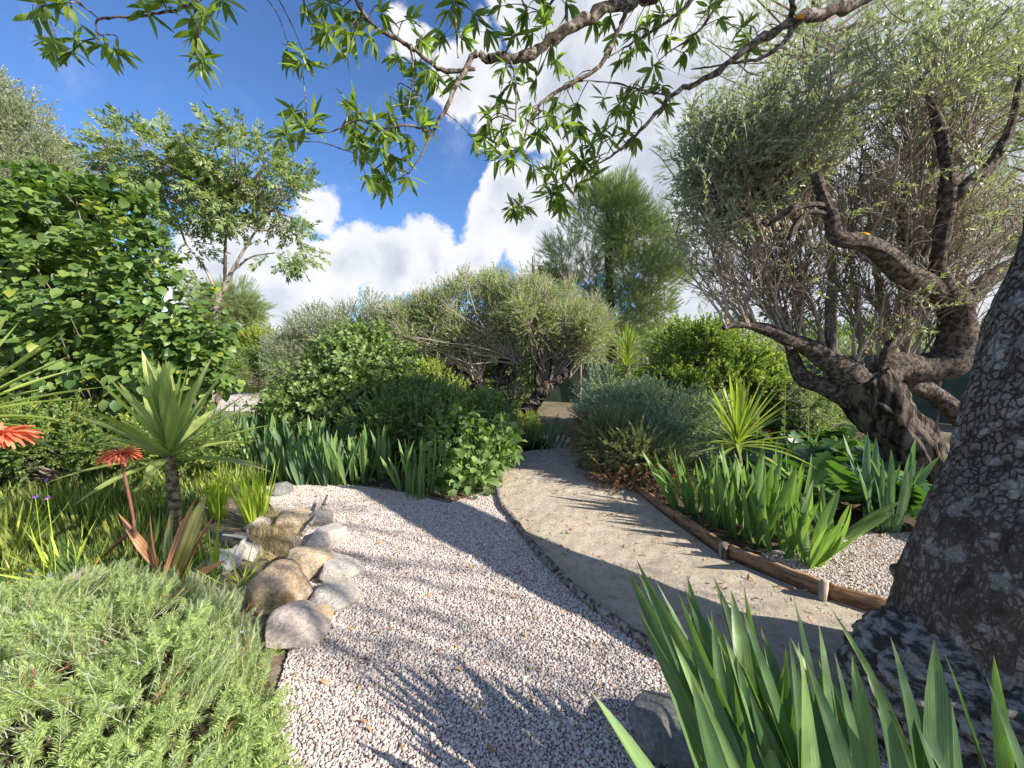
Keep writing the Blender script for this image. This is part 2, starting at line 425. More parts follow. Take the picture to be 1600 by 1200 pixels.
n = 90; gx = np.sign(np.linspace(-1, 1, n)) * np.abs(np.linspace(-1, 1, n)) ** 3 * 900
X, Y = np.meshgrid(gx, gx + 40); Z = -.008 + np.where(Y > 60, -(Y - 60) * .002, 0) * 0
idx = np.arange(n * n).reshape(n, n)
link('ground', mesh_np('ground', np.stack([X, Y, np.full_like(X, -.008)], -1), [np.stack([idx[:-1, :-1], idx[:-1, 1:], idx[1:, 1:], idx[1:, :-1]], -1).reshape(-1, 4)]), M['soil'], kind='structure')

EDGE = [(776, 762), (783, 790), (800, 812), (826, 848), (870, 897), (905, 932), (950, 968), (1000, 1003), (1050, 1042)]   # log edging
EDW = [G(*p)[:2] for p in EDGE]
GRAV = gp((430, 1200), (432, 1080), (455, 1010), (480, 950), (470, 880), (430, 800), (405, 762), (470, 757), (560, 760), (640, 772), (700, 788)) + \
    [tuple(p) for p in EDW] + [(1.25, 1.62), (1.9, 1.15), (2.6, .5), (2.6, -3), (-1.2, -3), (-1.05, 1.0)]
sheet('gravel_bed', GRAV, .004, M['gravel_base'])
PATHP = [tuple(p) for p in EDW] + [(1.2, 1.6), (2.2, 1.3), (4.5, 1.0), (4.5, 1.9)] + gp((1420, 962), (1290, 936), (1130, 872), (1050, 815), (965, 745), (925, 712), (902, 690), (880, 680), (840, 680), (868, 700), (812, 706), (790, 730))
sheet('sand_path', PATHP, .002, M['path'])
RG = gp((1215, 895), (1290, 934), (1420, 958)) + [(4.4, 2.05), (5.2, 2.2), (5.2, 3.2)] + gp((1440, 832), (1320, 838), (1250, 850), (1190, 868))
sheet('side_gravel_bed', RG, .004, M['gravel_base'])
BED = gp((405, 757), (470, 752), (560, 756), (650, 768), (720, 785), (772, 780), (776, 740), (800, 706), (700, 680), (430, 690))
sheet('flower_bed', BED, .000, M['litter'])
BED2 = gp((1050, 808), (1130, 862), (1215, 893), (1250, 846), (1440, 828), (1600, 830), (1600, 700), (1300, 660), (1000, 650), (920, 690), (965, 742))
sheet('border_bed', BED2, .000, M['litter'])
sheet('far_gravel_path', gp((330, 642), (440, 645), (438, 612), (425, 603), (350, 620)), .004, simple_noise_mat('far_gravel', [(.3, (.36, .31, .27)), (.6, (.62, .55, .50))], 9, 9))
sheet('far_sand_landing', gp((382, 607), (422, 607), (416, 590), (388, 590)), .006, simple_noise_mat('far_sand', [(.3, (.46, .36, .26)), (.6, (.60, .48, .36))], 1, 6))

# hills far away
def hills():
    nx, ny = 160, 14; V = []
    for j in range(ny):
        for i in range(nx):
            x = -900 + 1800 * i / (nx - 1); y = 620 + j * 30
            prof = 46 * math.exp(-((x + 330) / 170) ** 2) + 20 * math.exp(-((x - 100) / 260) ** 2) + 30 * math.exp(-((x - 700) / 220) ** 2) + 12
            z = prof * math.sin(min(1, j / 9) * math.pi / 2) + mn.fractal(Vector((x * .012, y * .012, 0)), 1, 2, 6) * 9 * (j > 0) - (3 if j == 0 else 0)
            V.append((x, y, z - .2))
    idx = np.arange(nx * ny).reshape(ny, nx)
    m, q = new_mat('hillside')
    tc = q('ShaderNodeTexCoord').outputs['Object']
    a = q('ShaderNodeTexNoise', {'Vector': tc, 'Scale': .05, 'Detail': 9.0, 'Roughness': .7}).outputs[0]
    finish(q, q.ramp(a, [(.38, (.12, .14, .08)), (.5, (.26, .25, .18)), (.62, (.42, .39, .34))]), .95, .1)
    link('hills', mesh_np('hills', V, [np.stack([idx[:-1, :-1], idx[:-1, 1:], idx[1:, 1:], idx[1:, :-1]], -1).reshape(-1, 4)], smooth=True), m, kind='structure')
hills()

# ---- pebbles: real stones, scattered (nobody could count them)
def inpoly(pts, poly):
    x, y = pts[:, 0], pts[:, 1]; r = np.zeros(len(pts), bool); p = np.array(poly)
    for (x0, y0), (x1, y1) in zip(p, np.roll(p, -1, 0)):
        c = ((y0 > y) != (y1 > y)); xi = (x1 - x0) * (y - y0) / (y1 - y0 + 1e-12) + x0
        r ^= c & (x < xi)
    return r
import bmesh
def pebble_protos(k=6):
    out = []
    for i in range(k):
        bm = bmesh.new(); bmesh.ops.create_icosphere(bm, subdivisions=2, radius=1)
        rr = random.Random(i)
        s = Vector((1, rr.uniform(.62, .9), rr.uniform(.45, .7)))
        for v in bm.verts:
            k_ = 1 + .34 * mn.noise(v.co * 1.1 + Vector((i * 7, 0, 0))) + .12 * mn.noise(v.co * 2.7 + Vector((0, i * 5, 0)))
            v.co = Vector((v.co.x * s.x, v.co.y * s.y, v.co.z * s.z)) * k_
        me = bpy.data.meshes.new('pebble_%d' % i); bm.to_mesh(me); bm.free(); me.materials.append(M['pebble'])
        out.append(bpy.data.objects.new('pebble_proto_%d' % i, me))
    return out
PEB = pebble_protos()
def pebbles(name, poly, step, ymax, size, label=None, zlift=0.):
    p = np.array(poly); x0, y0 = p.min(0); x1, y1 = p.max(0); y0 = max(y0, .35); y1 = min(y1, ymax)
    gx, gy = np.meshgrid(np.arange(x0, x1, step), np.arange(y0, y1, step * .9))
    q = np.stack([gx.ravel(), gy.ravel()], -1) + RNG.uniform(-.5, .5, (gx.size, 2)) * step * 1.1
    q = q[inpoly(q, poly)]; q = q[(np.abs(q[:, 0]) < q[:, 1] * 1.45 + .6)]
    n = len(q); s = size * np.exp(RNG.normal(0, .26, n))
    pos = np.column_stack([q, .004 + zlift + s * RNG.uniform(.1, .75, n)])
    d = nrm(np.column_stack([RNG.normal(size=(n, 2)), RNG.normal(0, .25, n)])); up = nrm(np.column_stack([RNG.normal(0, .3, (n, 2)), np.ones(n)]))
    return scatter(name, PEB, pos, d, up, s, label=label, category='gravel') if False else scatter(name, PEB, pos, d, up, s, label=label, cat='gravel')
pebbles('gravel', GRAV, 0.0106, 5.4, .0064, 'pale pinkish crushed gravel spread between the log edging and the rocks')
pebbles('side_gravel', RG, .0112, 4.2, .0065, 'pale gravel strip behind the timber board beside the big trunk')

# grit and dry leaf litter on the sand path
grit_m = simple_noise_mat('grit', [(.3, (.30, .25, .2)), (.7, (.5, .44, .36))], 5)
def scattered_on(poly, n, ymax=99):
    p = np.array(poly); x0, y0 = p.min(0); x1, y1 = p.max(0); q = np.column_stack([RNG.uniform(x0, x1, n * 3), RNG.uniform(max(y0, .4), min(y1, ymax), n * 3)])
    return q[inpoly(q, poly)][:n]
GV, GF = np.array([(-1, -.7, 0), (1, -.6, 0), (.8, .9, 0), (-.7, .8, 0), (0, .1, .9)], float), np.array([(0, 1, 4), (1, 2, 4), (2, 3, 4), (3, 0, 4)])
q = scattered_on(PATHP, 14000, 6); n = len(q); V, F, r = batch((GV, GF), np.column_stack([q, np.full(n, .002)]), np.column_stack([RNG.normal(size=(n, 2)), np.zeros(n)]), np.array([[0, 0, 1.]]).repeat(n, 0), RNG.uniform(.0015, .0045, n))
link('grit', mesh_np('grit', V, [F]), grit_m, label='fine stone grit loose on the pale sandy path', cat='grit', kind='stuff')
M['dryleaf'] = leaf_mat('dry_leaf', (.16, .085, .035), (.38, .24, .12), trans=.1, rough=.7)
q = scattered_on(PATHP, 1500, 6); n = len(q); V, F, r = batch((GV, GF), np.column_stack([q, np.full(n, .002)]), np.column_stack([RNG.normal(size=(n, 2)), np.zeros(n)]), np.array([[0, 0, 1.]]).repeat(n, 0), RNG.uniform(.004, .010, n))
link('loose_stones', mesh_np('loose_stones', V, [F]), grit_m, label='small loose stones strewn over the sandy path', cat='stones', kind='stuff')
lp, lf, lu = strip(3, .3, .5, .5)
def litter(name, polys, n, size, label):
    q = np.concatenate([scattered_on(p, k, 8) for p, k in zip(polys, n)]); m = len(q)
    V, F, r = batch((lp, lf), np.column_stack([q, np.full(m, .016) + RNG.uniform(0, .01, m)]), np.column_stack([RNG.normal(size=(m, 2)), RNG.normal(0, .15, m)]), np.column_stack([RNG.normal(0, .5, (m, 2)), np.ones(m)]), RNG.uniform(*size, m))
    link(name, mesh_np(name, V, [F], r), M['dryleaf'], label=label, cat='leaf litter', kind='stuff')
litter('fallen_leaves', [GRAV, PATHP, RG, BED, BED2], [420, 650, 220, 1400, 2600], (.02, .06), 'dry brown fallen leaves lying over the path, gravel and beds')

# ================================================================== ROCKS
def rock_mesh(seed, flat=.7, ang=.62):
    bm = bmesh.new(); bmesh.ops.create_icosphere(bm, subdivisions=4, radius=1)
    rr = random.Random(seed); off = Vector((seed * 3.1, seed * 1.7, 0))
    cuts = [(Vector((rr.gauss(0, 1), rr.gauss(0, 1), rr.gauss(0, .8))).normalized(), rr.uniform(.62, .85)) for _ in range(14)]
    for v in bm.verts:
        c = v.co.copy()
        for nn, dd in cuts:
            e = c.dot(nn) - dd
            if e > 0: c -= nn * e * ang * 1.5
        c *= 1 + .13 * mn.noise(v.co * 1.3 + off) + .05 * mn.noise(v.co * 3.5 + off) + .018 * mn.noise(v.co * 11 + off)
        c.z *= flat; v.co = c
    me = bpy.data.meshes.new('rock'); bm.to_mesh(me); bm.free()
    me.polygons.foreach_set('use_smooth', np.ones(len(me.polygons), bool)); return me
RM = {'ochre': rock_mat('ochre_rock', (.58, .44, .31), (.48, .28, .13), (.66, .57, .44), .7),
      'tan': rock_mat('tan_rock', (.62, .52, .38), (.56, .32, .12), None, .7),
      'pale': rock_mat('pale_rock', (.68, .62, .55), (.72, .66, .58), None, .6),
      'pink': rock_mat('pink_rock', (.62, .53, .48), (.54, .43, .37), None, .5),
      'grey': rock_mat('grey_rock', (.34, .33, .31), (.24, .23, .21), (.45, .44, .42), .6),
      'white': rock_mat('white_rock', (.66, .66, .66), (.52, .53, .55), None, .5)}
ROCKS = [  # centre px, bottom py, size px (w,h), material, label, seed
 (414, 962, 112, 92, 'ochre', 'large brown and ochre rock half under the rosemary', 3, .75),
 (463, 915, 84, 84, 'tan', 'rounded tan rock with an orange rust stain above the brown rock', 5, .8),
 (517, 912, 74, 52, 'pale', 'pale flat cream rock between the rust stained rock and the gravel', 8, .6),
 (500, 862, 74, 58, 'pale', 'pale whitish rock beyond the cream one along the gravel', 9, .6),
 (444, 1022, 104, 72, 'pink', 'large pinkish grey wedge shaped rock at the gravel edge in front of the brown rock', 12, .62),
 (491, 986, 46, 46, 'tan', 'small rounded beige stone tucked behind the pinkish wedge rock', 14, .8),
 (508, 955, 80, 38, 'pale', 'low long pale stone lying half in the gravel', 17, .45),
 (452, 828, 56, 50, 'tan', 'sandy upright stone by the dry grass clump', 21, .8),
 (432, 776, 36, 34, 'grey', 'small grey round stone at the far gravel corner before the iris row', 22, .85),
 (490, 826, 50, 34, 'grey', 'greyish stone beside the leaning stick at the gravel edge', 24, .6),
 (330, 900, 74, 36, 'white', 'bluish white stone under the brown strap leaf', 26, .5),
 (372, 880, 50, 40, 'pale', 'chalky stone between the white stone and the dry grass', 27, .6),
 (52, 905, 46, 34, 'white', 'white stone in the planted bed beside the pink flower stem', 30, .6),
 (22, 950, 52, 34, 'white', 'bluish grey stone at the bed edge above the rosemary', 31, .6),
 (110, 930, 80, 42, 'pink', 'pinkish brown stone in the bed just behind the rosemary', 33, .6),
 (140, 885, 36, 24, 'white', 'small flat white stone among the thin bed leaves', 34, .5),
 (335, 850, 44, 26, 'grey', 'weathered grey stone behind the yellow green grass tuft', 36, .6),
 (1058, 1205, 96, 112, 'grey', 'grey boulder standing beside the near iris clump', 40, .9),
 (395, 830, 44, 30, 'pale', 'half buried pale stone between the two grass tufts', 42, .6),
 (455, 645, 34, 20, 'pale', 'pale kerb rock by the far terrace path', 44, .6),
 (436, 632, 26, 16, 'pink', 'pinkish rock at the turn of the far terrace path', 45, .6),
 (426, 606, 14, 14, 'white', 'small whitish rock by the far landing', 46, .8)]
for px, py, wpx, hpx, mt, lab, seed, fl in ROCKS:
    g = G(px, py); D = math.hypot(g[1], CAMZ) * .96 if g[1] < 6 else g[1]
    wm_ = wpx / FPX * D; hm = hpx / FPX * D * (.92 if g[1] > 3.5 else .75)
    me = rock_mesh(seed, .8); sc = (wm_ * .52, wm_ * .46, hm * .68)
    o = bpy.data.objects.new('rock', me); me.materials.append(RM[mt]); COL.objects.link(o)
    o.location = (g[0], g[1] + wm_ * .35, hm * .20); o.scale = sc; o.rotation_euler = (0, 0, seed * .77)
    if seed == 12: o.rotation_euler = (.0, .12, .5)
    props(o, lab, 'rock', 'rocks set along the beds')

# ================================================================== TIMBER EDGING
log_m = bark_mat('old_log_wood', (.10, .085, .07), (.21, .18, .155), (.33, .29, .26), 30, 1.0, .006)
log_l = ['short round pole at the far end of the edging by the leafy shrub', 'second round pole of the gravel edging, lit and pale grey', 'third round pole of the edging where the big shadow crosses',
         'fourth round pole of the edging, bark worn smooth', 'knobbly round pole before the near end of the edging', 'nearest round pole of the edging, running toward the iris leaves']
segs = [(0, 1.3), (1.35, 3.0), (3.03, 4.05), (4.1, 5.3), (5.35, 6.75), (6.8, 8.0)]
EDS, _ = smooth_line(np.column_stack([np.array(EDW), np.full(len(EDW), .024)]), np.full(len(EDW), .04), 10)
for (a, b), lab in zip(segs, log_l):
    p = EDS[int(a * 10):int(b * 10) + 1].copy(); k = len(p); r = np.full(k, .030) * (1 + .05 * RNG.normal(size=k)); p[:, 2] += RNG.normal(0, .002, k)
    base = p[0].copy(); V, F, rr = tubes(p, r, 14)
    nv = len(V); capF = [np.arange(14)[::-1][None], (np.arange(14) + nv - 14)[None]]
    t = thing('edging_log', base, lab, 'log', 'round poles edging the gravel')
    link('pole', mesh_np('edging_pole', V, [F] + capF, None, True), log_m, t)
board_m = bark_mat('weathered_board', (.15, .085, .045), (.24, .145, .08), (.31, .20, .12), 5, 7.0, .0012)
def board(a, b, h, th, lab, stake_at=()):
    a = np.array(a); b = np.array(b); u = nrm(b - a); nn = np.array([-u[1], u[0]]); L = np.linalg.norm(b - a)
    t = thing('edging_board', (*a, 0), lab, 'board', 'timber boards edging the sand path')
    k = 14; V = []; s_ = random.Random(int(L * 100))
    for i in range(k + 1):
        c = a + u * L * i / k; hh = h + s_.uniform(-.004, .004); w_ = s_.uniform(-.002, .002)
        V += [(*(c + nn * w_), -.02), (*(c + nn * w_), hh), (*(c + nn * th), hh + .002), (*(c + nn * th), -.02)]
    F = []
    for i in range(k):
        for j in range(4): F.append((i * 4 + j, (i + 1) * 4 + j, (i + 1) * 4 + (j + 1) % 4, i * 4 + (j + 1) % 4))
    F += [(0, 1, 2, 3), (k * 4 + 3, k * 4 + 2, k * 4 + 1, k * 4)]
    link('plank', mesh_np('edging_plank', V, [np.array(F)]), board_m, t)
    for s in stake_at:
        c = a + u * L * s - nn * .035
        q = [(-.02, -.018), (.02, -.018), (.02, .03), (-.02, .03)]; V = []
        for z in (-.02, h + .03): V += [(*(c + u * x + nn * y), z + (x * .3 if z > 0 else 0)) for x, y in q]
        link('stake', mesh_np('edging_stake', V, [np.array([(0, 1, 5, 4), (1, 2, 6, 5), (2, 3, 7, 6), (3, 0, 4, 7), (4, 5, 6, 7)])]), M_stake, t)
M_stake = bark_mat('stake_wood', (.16, .12, .09), (.30, .23, .18), (.42, .34, .28), 7, .2, .004)
b0 = [G(*p)[:2] for p in ((930, 722), (968, 748), (1050, 812), (1136, 872), (1291, 936), (1450, 985))]
board(b0[4] + (0.01, 0), b0[5], .10, .03, 'dark timber edging board running in behind the big trunk')
board(b0[3] + (0.01, 0), b0[4], .10, .03, 'longest reddish brown edging board below the iris clump', (.985,))
board(b0[2] + (0.01, 0), b0[3], .095, .03, 'sunlit brown edging board below the leaning iris leaves', (.985,))
board(b0[1] + (0.01, 0), b0[2], .08, .03, 'low weathered edging board half hidden under the juniper')

# stick and forks of driftwood
def stick(name, pts, rr, lab, mat=None, side=None):
    p, r = smooth_line(pts, rr, 6, .15); t = thing(name, p[0], lab, 'stick')
    V, F, _ = tubes(p, r, 8); link('stem', mesh_np(name, V, [F], None, True), mat or log_m, t)
    for s in side or []:
        p2, r2 = smooth_line(*s, 5, .1); V, F, _ = tubes(p2, r2, 6); link('fork', mesh_np(name, V, [F], None, True), mat or log_m, t)
stick('dead_stick', [G(470, 842) + (0, 0, .03), G(500, 815) + (0, 0, .10), G(512, 792) + (0, 0, .12)], [.018, .016, .01], 'reddish brown stick leaning over stones at the gravel edge')
drift = simple_noise_mat('bleached_wood', [(.3, (.20, .185, .17)), (.6, (.40, .38, .36))], 14)
stick('driftwood', [G(365, 880) + (0, 0, .04), G(385, 862) + (0, 0, .12), G(388, 856) + (0, 0, .16)], [.016, .018, .006], 'bleached grey driftwood fork beside the grass tuft', drift, [([G(385, 862) + (0, 0, .12), G(350, 862) + (0, 0, .14)], [.02, .006])])

# ================================================================== HERO TREE (trunk, branches overhead)
hb = bark_mat('furrowed_bark', (.135, .103, .08), (.215, .172, .138), (.31, .262, .215), 14, .30, .035, (.50, .47, .41), 9, True)
def hero_trunk():
    edge = [(1392, 1010), (1405, 950), (1430, 870), (1470, 765), (1498, 650), (1528, 520), (1560, 400), (1600, 270), (1650, 130), (1700, -20), (1760, -180), (1830, -380)]
    rad = [.40, .365, .34, .315, .30, .285, .275, .27, .26, .25, .24, .22]
    pts = []
    for i, ((px, py), r) in enumerate(zip(edge, rad)):
        px += 50 + 3 * i
        Yd = 1.58 + (0, 0, .03, .09, .17, .27, .37, .49, .62, .8, 1.0, 1.2)[i]
        e = P(px, py, Yd); pts.append((e[0] + r * 1.02, Yd, e[2]))
    pts = [(pts[0][0], pts[0][1], -.05)] + pts; rad = [.44] + rad
    p, r = smooth_line(pts, rad, 22)
    # resample evenly
    s = np.concatenate([[0], np.cumsum(np.linalg.norm(np.diff(p, axis=0), axis=1))]); n = 330
    t = np.linspace(0, s[-1], n); p = np.stack([np.interp(t, s, p[:, k]) for k in range(3)], -1); r = np.interp(t, s, r)
    return p, r
TP, TR = hero_trunk()
tree = thing('shade_tree', (TP[0][0], TP[0][1], 0), 'massive leaning tree with rough furrowed bark whose leafy branches hang over the path', 'tree')
def displaced_tube(p, r, sides, f):
    V, F, _ = tubes(p, r, sides); K = len(p); V = V.reshape(K, sides, 3)
    out = V.copy()
    for i in range(K):
        c = Vector(p[i])
        for j in range(sides):
            v = Vector(V[i, j]); d = (v - c).normalized(); a = j / sides * 2 * math.pi
            out[i, j] = v + d * f(v, a, p[i][2], r[i])
    return out.reshape(-1, 3), F
def trunk_disp(v, a, z, r):
    q = Vector((math.cos(a) * r * 16, math.sin(a) * r * 16, v.z * 5))
    w_ = mn.noise(q * .5) * 1.0
    ridg = 1 - abs(mn.noise(Vector((q.x, q.y, q.z * .35)) + Vector((w_, w_, 0)))) * 2.2
    plates = mn.noise(Vector((q.x * 1.3, q.y * 1.3, q.z * 1.6)))
    lo = mn.noise(Vector((v.x * 3, v.y * 3, v.z * 2.2)))
    return .010 * ridg + .012 * plates + .035 * lo + .004 * mn.noise(q * 4)
V, F = displaced_tube(TP, TR, 150, trunk_disp)
link('trunk', mesh_np('trunk', V, [F], None, True), hb, tree)
# knob on the near-left side of the trunk and the old stump wood it grows out of
stump_m = bark_mat('old_stump_wood', (.075, .066, .058), (.17, .15, .135), (.33, .30, .28), 12, 3.0, .025, gain=1.8)
def stump():
    c0 = np.array([TP[0][0] - .02, TP[0][1] - .12]); K, Sd = 70, 220; V = np.zeros((K, Sd, 3))
    prof = [(0, .74), (.10, .76), (.20, .73), (.30, .66), (.38, .56), (.43, .44), (.40, .30)]
    zz = np.array([q[0] for q in prof]); rr = np.array([q[1] for q in prof]); t = np.linspace(0, len(prof) - 1, K)
    Z = np.interp(t, range(len(prof)), zz); Rr = np.interp(t, range(len(prof)), rr) * .86
    for i in range(K):
        for j in range(Sd):
            a = j / Sd * 2 * math.pi; x, y = math.cos(a), math.sin(a)
            lump = mn.noise(Vector((x * 1.6, y * 1.6, Z[i] * 1.5 + 4))) * .13
            wz = Z[i] * 30 + 3.2 * mn.noise(Vector((x * 2.2, y * 2.2, Z[i] * 3))) * 2 + a * 2.2
            rid = (abs(math.sin(wz)) ** .7) * .042 + mn.noise(Vector((x * 14, y * 14, Z[i] * 40))) * .014
            r_ = Rr[i] + lump + rid
            V[i, j] = (c0[0] + x * r_, c0[1] + y * r_ * .8, Z[i] * (1 + .25 * mn.noise(Vector((x * 2, y * 2, 9)))) - .02)
    idx = np.arange(K * Sd).reshape(K, Sd); A = idx[:-1]; B = idx[1:]
    F = np.stack([A, np.roll(A, -1, 1), np.roll(B, -1, 1), B], -1).reshape(-1, 4)
    link('root_flare', mesh_np('root_flare', V.reshape(-1, 3), [F], None, True), stump_m, tree, label='grey ridged old stump wood swelling around the foot of the trunk')
stump()
kn = rock_mesh(55, .8); kn.transform(Matrix.Translation(Vector(P(1410, 905, 1.88) + (.045, .03, 0))) @ Matrix.Diagonal((.055, .07, .08, 1)))
link('burl', kn, hb, tree)

# overhead limbs
limb_m = bark_mat('limb_bark', (.075, .058, .046), (.12, .095, .075), (.22, .18, .145), 40, 1.0, .006, (.40, .36, .30), 20)
def PL(pts): return [P(x, y, d) for x, y, d in pts]
LIMBS = [
 ([(1790, -300, 2.35), (1600, -130, 2.1), (1440, -60, 1.95), (1340, 0, 1.85), (1240, 36, 1.78), (1185, 62, 1.72), (1110, 118, 1.68), (1050, 150, 1.64), (1000, 205, 1.6), (960, 240, 1.58), (925, 262, 1.56)], [.10, .075, .05, .034, .026, .020, .015, .012, .009, .006, .003]),
 ([(1500, -200, 2.2), (1240, -110, 1.9), (1080, -30, 1.75), (1000, 0, 1.66), (940, 14, 1.6), (880, 50, 1.55), (820, 88, 1.52), (765, 92, 1.5)], [.07, .052, .040, .033, .029, .025, .022, .019]),
 ([(765, 92, 1.5), (742, 85, 1.5), (715, 130, 1.46), (695, 175, 1.44), (675, 208, 1.43)], [.019, .015, .011, .009, .006]),
 ([(742, 108, 1.49), (690, 108, 1.46), (655, 85, 1.44), (620, 60, 1.42), (590, 45, 1.4), (560, 8, 1.38), (545, -60, 1.36), (540, -140, 1.4)], [.010, .010, .009, .009, .008, .008, .010, .012]),
 ([(985, 5, 1.62), (965, 50, 1.6), (930, 110, 1.56), (870, 142, 1.54), (835, 175, 1.52), (812, 235, 1.5)], [.013, .011, .010, .008, .006, .003]),
 ([(1240, 36, 1.78), (1225, 66, 1.74), (1190, 90, 1.72), (1140, 100, 1.72), (1080, 108, 1.74)], [.018, .014, .009, .006, .003]),
 ([(1235, 30, 1.78), (1240, -20, 1.7), (1255, -90, 1.7)], [.016, .014, .01]),
 ([(540, -140, 1.4), (440, -60, 1.36), (330, -10, 1.32), (285, 12, 1.3), (240, 22, 1.3), (200, 27, 1.3), (155, 30, 1.3), (150, 50, 1.3), (152, 70, 1.3)], [.012, .009, .007, .0055, .005, .0045, .004, .003, .002]),
 ([(300, -8, 1.31), (308, 30, 1.3), (308, 66, 1.3), (316, 100, 1.3)], [.006, .005, .004, .002]),
 ([(155, 30, 1.3), (130, 10, 1.3), (100, -12, 1.3), (60, -30, 1.3)], [.003, .003, .003, .003]),
 ([(675, 208, 1.43), (640, 196, 1.42), (595, 200, 1.41), (560, 188, 1.4), (520, 205, 1.4), (480, 210, 1.4)], [.006, .0055, .005, .004, .003, .002]),
 ([(675, 208, 1.43), (660, 240, 1.42), (640, 270, 1.42)], [.005, .004, .002]),
 ([(540, 235, 1.4), (500, 222, 1.4), (455, 222, 1.4)], [.0025, .002, .0015]),
 ([(708, -10, 1.5), (712, 40, 1.48), (716, 90, 1.47)], [.006, .005, .004]),
 ([(790, 80, 1.5), (805, 120, 1.5), (806, 190, 1.5)], [.006, .004, .003]),
 ([(1050, 150, 1.64), (1000, 140, 1.6), (960, 130, 1.58), (905, 125, 1.55)], [.006, .005, .004, .002]),
 ([(640, 70, 1.42), (646, 110, 1.42), (638, 170, 1.41)], [.004, .0035, .003]),
 ([(925, 262, 1.56), (900, 290, 1.55), (870, 300, 1.54), (815, 322, 1.52)], [.003, .0025, .002, .0015]),
 ([(990, 215, 1.6), (985, 250, 1.6), (970, 285, 1.6)], [.0025, .002, .0012]),
 ([(1100, -20, 1.7), (1060, 20, 1.66), (1000, 60, 1.62), (950, 90, 1.58)], [.012, .009, .006, .003]),
 ([(900, -60, 1.6), (870, -10, 1.56), (850, 20, 1.54)], [.01, .007, .004]),
 ([(1180, -60, 1.8), (1120, 10, 1.75), (1090, 50, 1.7), (1040, 85, 1.68)], [.010, .008, .006, .003]),
]
top = TP[-1]
for pts, rr in LIMBS:
    w3 = PL(pts); rr = list(rr)
    if pts[0][0] in (1790,): w3 = [tuple(TP[-60])] + w3; rr = [.13] + rr
    if pts[0][0] in (1500,): w3 = [tuple(TP[-30])] + w3; rr = [.11] + rr
    p, r = smooth_line(w3, rr, 6, .22); r = r * .75
    V, F, _ = tubes(p, r, 10); link('branch', mesh_np('branch', V, [F], None, True), limb_m, tree)
# lichen patches in orange on the limb
lich = simple_noise_mat('orange_lichen', [(.3, (.55, .24, .03)), (.7, (.75, .40, .06))], 60)
lm = rock_mesh(71, .6); lm.transform(Matrix.Translation(Vector(P(1250, 26, 1.745))) @ Matrix.Diagonal((.020, .012, .016, 1))); link('lichen', lm, lich, tree, label='orange lichen on the limb')

# off-frame crown of the same tree (throws the dappled shade)
hl = leaf_mat('lance_leaf', (.05, .092, .02), (.145, .195, .052), trans=.42, rough=.38, veins=0, odd=(.20, .25, .05), spec=.45)
lance_sh = lambda t: max(.06, math.sin(math.pi * t ** .8)) ** .85 if t < 1 else .03
LM = [leaf_mesh('lance_leaf', hl, 6, w_, .35, b_, lambda t: (math.sin(math.pi * min(.985, t ** .85)) ** .9 + .03), tw) for w_, b_, tw in ((.20, .10, .1), (.24, .25, -.2), (.17, -.05, .2), (.22, .4, .5), (.26, .15, -.4))]
LANCE = [strip(4, w_, .35, b_, lambda t: (math.sin(math.pi * min(.985, t ** .85)) ** .9 + .03), tw) for w_, b_, tw in ((.20, .1, .1), (.23, .3, -.3), (.18, -.05, .2))]
anch = []
def cl(lst, Y0, Y1=None, spread=1.0):
    for x, y in lst: anch.append((x, y, RNG.uniform(Y0, Y1 or Y0 + .1)))
cl([(92, 70), (78, 80), (110, 82), (160, 75), (185, 78), (120, 65)], 1.28)
cl([(60, 10), (95, 5), (52, 25)], 1.2)
cl([(310, 62), (312, 100), (320, 95), (305, 35), (330, 25)], 1.28)
cl([(250, 3), (225, 10), (285, 5), (350, 5)], 1.25)
cl([(455, 85), (480, 95), (470, 95)], 1.36); cl([(460, 175), (475, 195), (452, 208), (490, 180), (440, 205)], 1.38)
cl([(510, 55), (535, 50), (560, 30), (495, 40), (530, 20), (480, 15), (550, 60), (540, 80), (600, 20), (505, 10), (575, 60)], 1.34, 1.5)
cl([(560, 175), (545, 160), (580, 190), (600, 215), (565, 225), (555, 205), (590, 235), (610, 250), (585, 265), (600, 280), (625, 250), (640, 285), (570, 240), (620, 215), (650, 170), (665, 190), (640, 225), (575, 280), (600, 290), (545, 190)], 1.36, 1.5)
cl([(610, 180), (625, 165), (655, 130), (670, 110), (690, 60), (640, 30), (700, 25), (725, 60), (680, 130), (650, 100), (710, 130), (660, 60), (620, 90), (715, 10), (745, 30)], 1.4, 1.6)
cl([(760, 195), (755, 215), (770, 235), (780, 215), (800, 250), (775, 250), (745, 225), (760, 180), (790, 200), (815, 205)], 1.46, 1.56)
cl([(800, 60), (830, 55), (850, 35), (820, 20), (780, 10), (860, 75), (835, 130), (870, 105), (890, 130), (870, 160), (850, 180), (825, 170), (800, 130), (780, 155), (900, 165), (885, 195), (865, 190), (840, 210), (815, 100), (785, 110), (765, 50), (850, 5), (890, 10)], 1.45, 1.7)
cl([(930, 40), (960, 60), (985, 85), (1000, 70), (970, 100), (950, 30), (1010, 40), (1030, 20), (940, 160), (965, 170), (985, 150), (990, 50), (1060, 30), (1040, 60), (1110, 5), (1070, 85), (1080, 60), (1130, 30), (1155, 40), (1170, 75), (1165, 65), (1020, 100)], 1.6, 1.9)
cl([(975, 165), (985, 180), (1000, 145), (950, 215), (1040, 170), (990, 220), (975, 205), (1035, 135)], 1.56, 1.7)
cl([(860, 265), (835, 265), (875, 250), (890, 265), (905, 290), (920, 265), (850, 280), (880, 280), (860, 295), (930, 275), (900, 255), (870, 305)], 1.5, 1.56)
cl([(800, 322), (795, 330), (815, 325), (865, 315), (905, 250), (880, 320)], 1.5)
cl([(920, 225), (935, 205), (905, 200), (930, 245)], 1.5, 1.6)
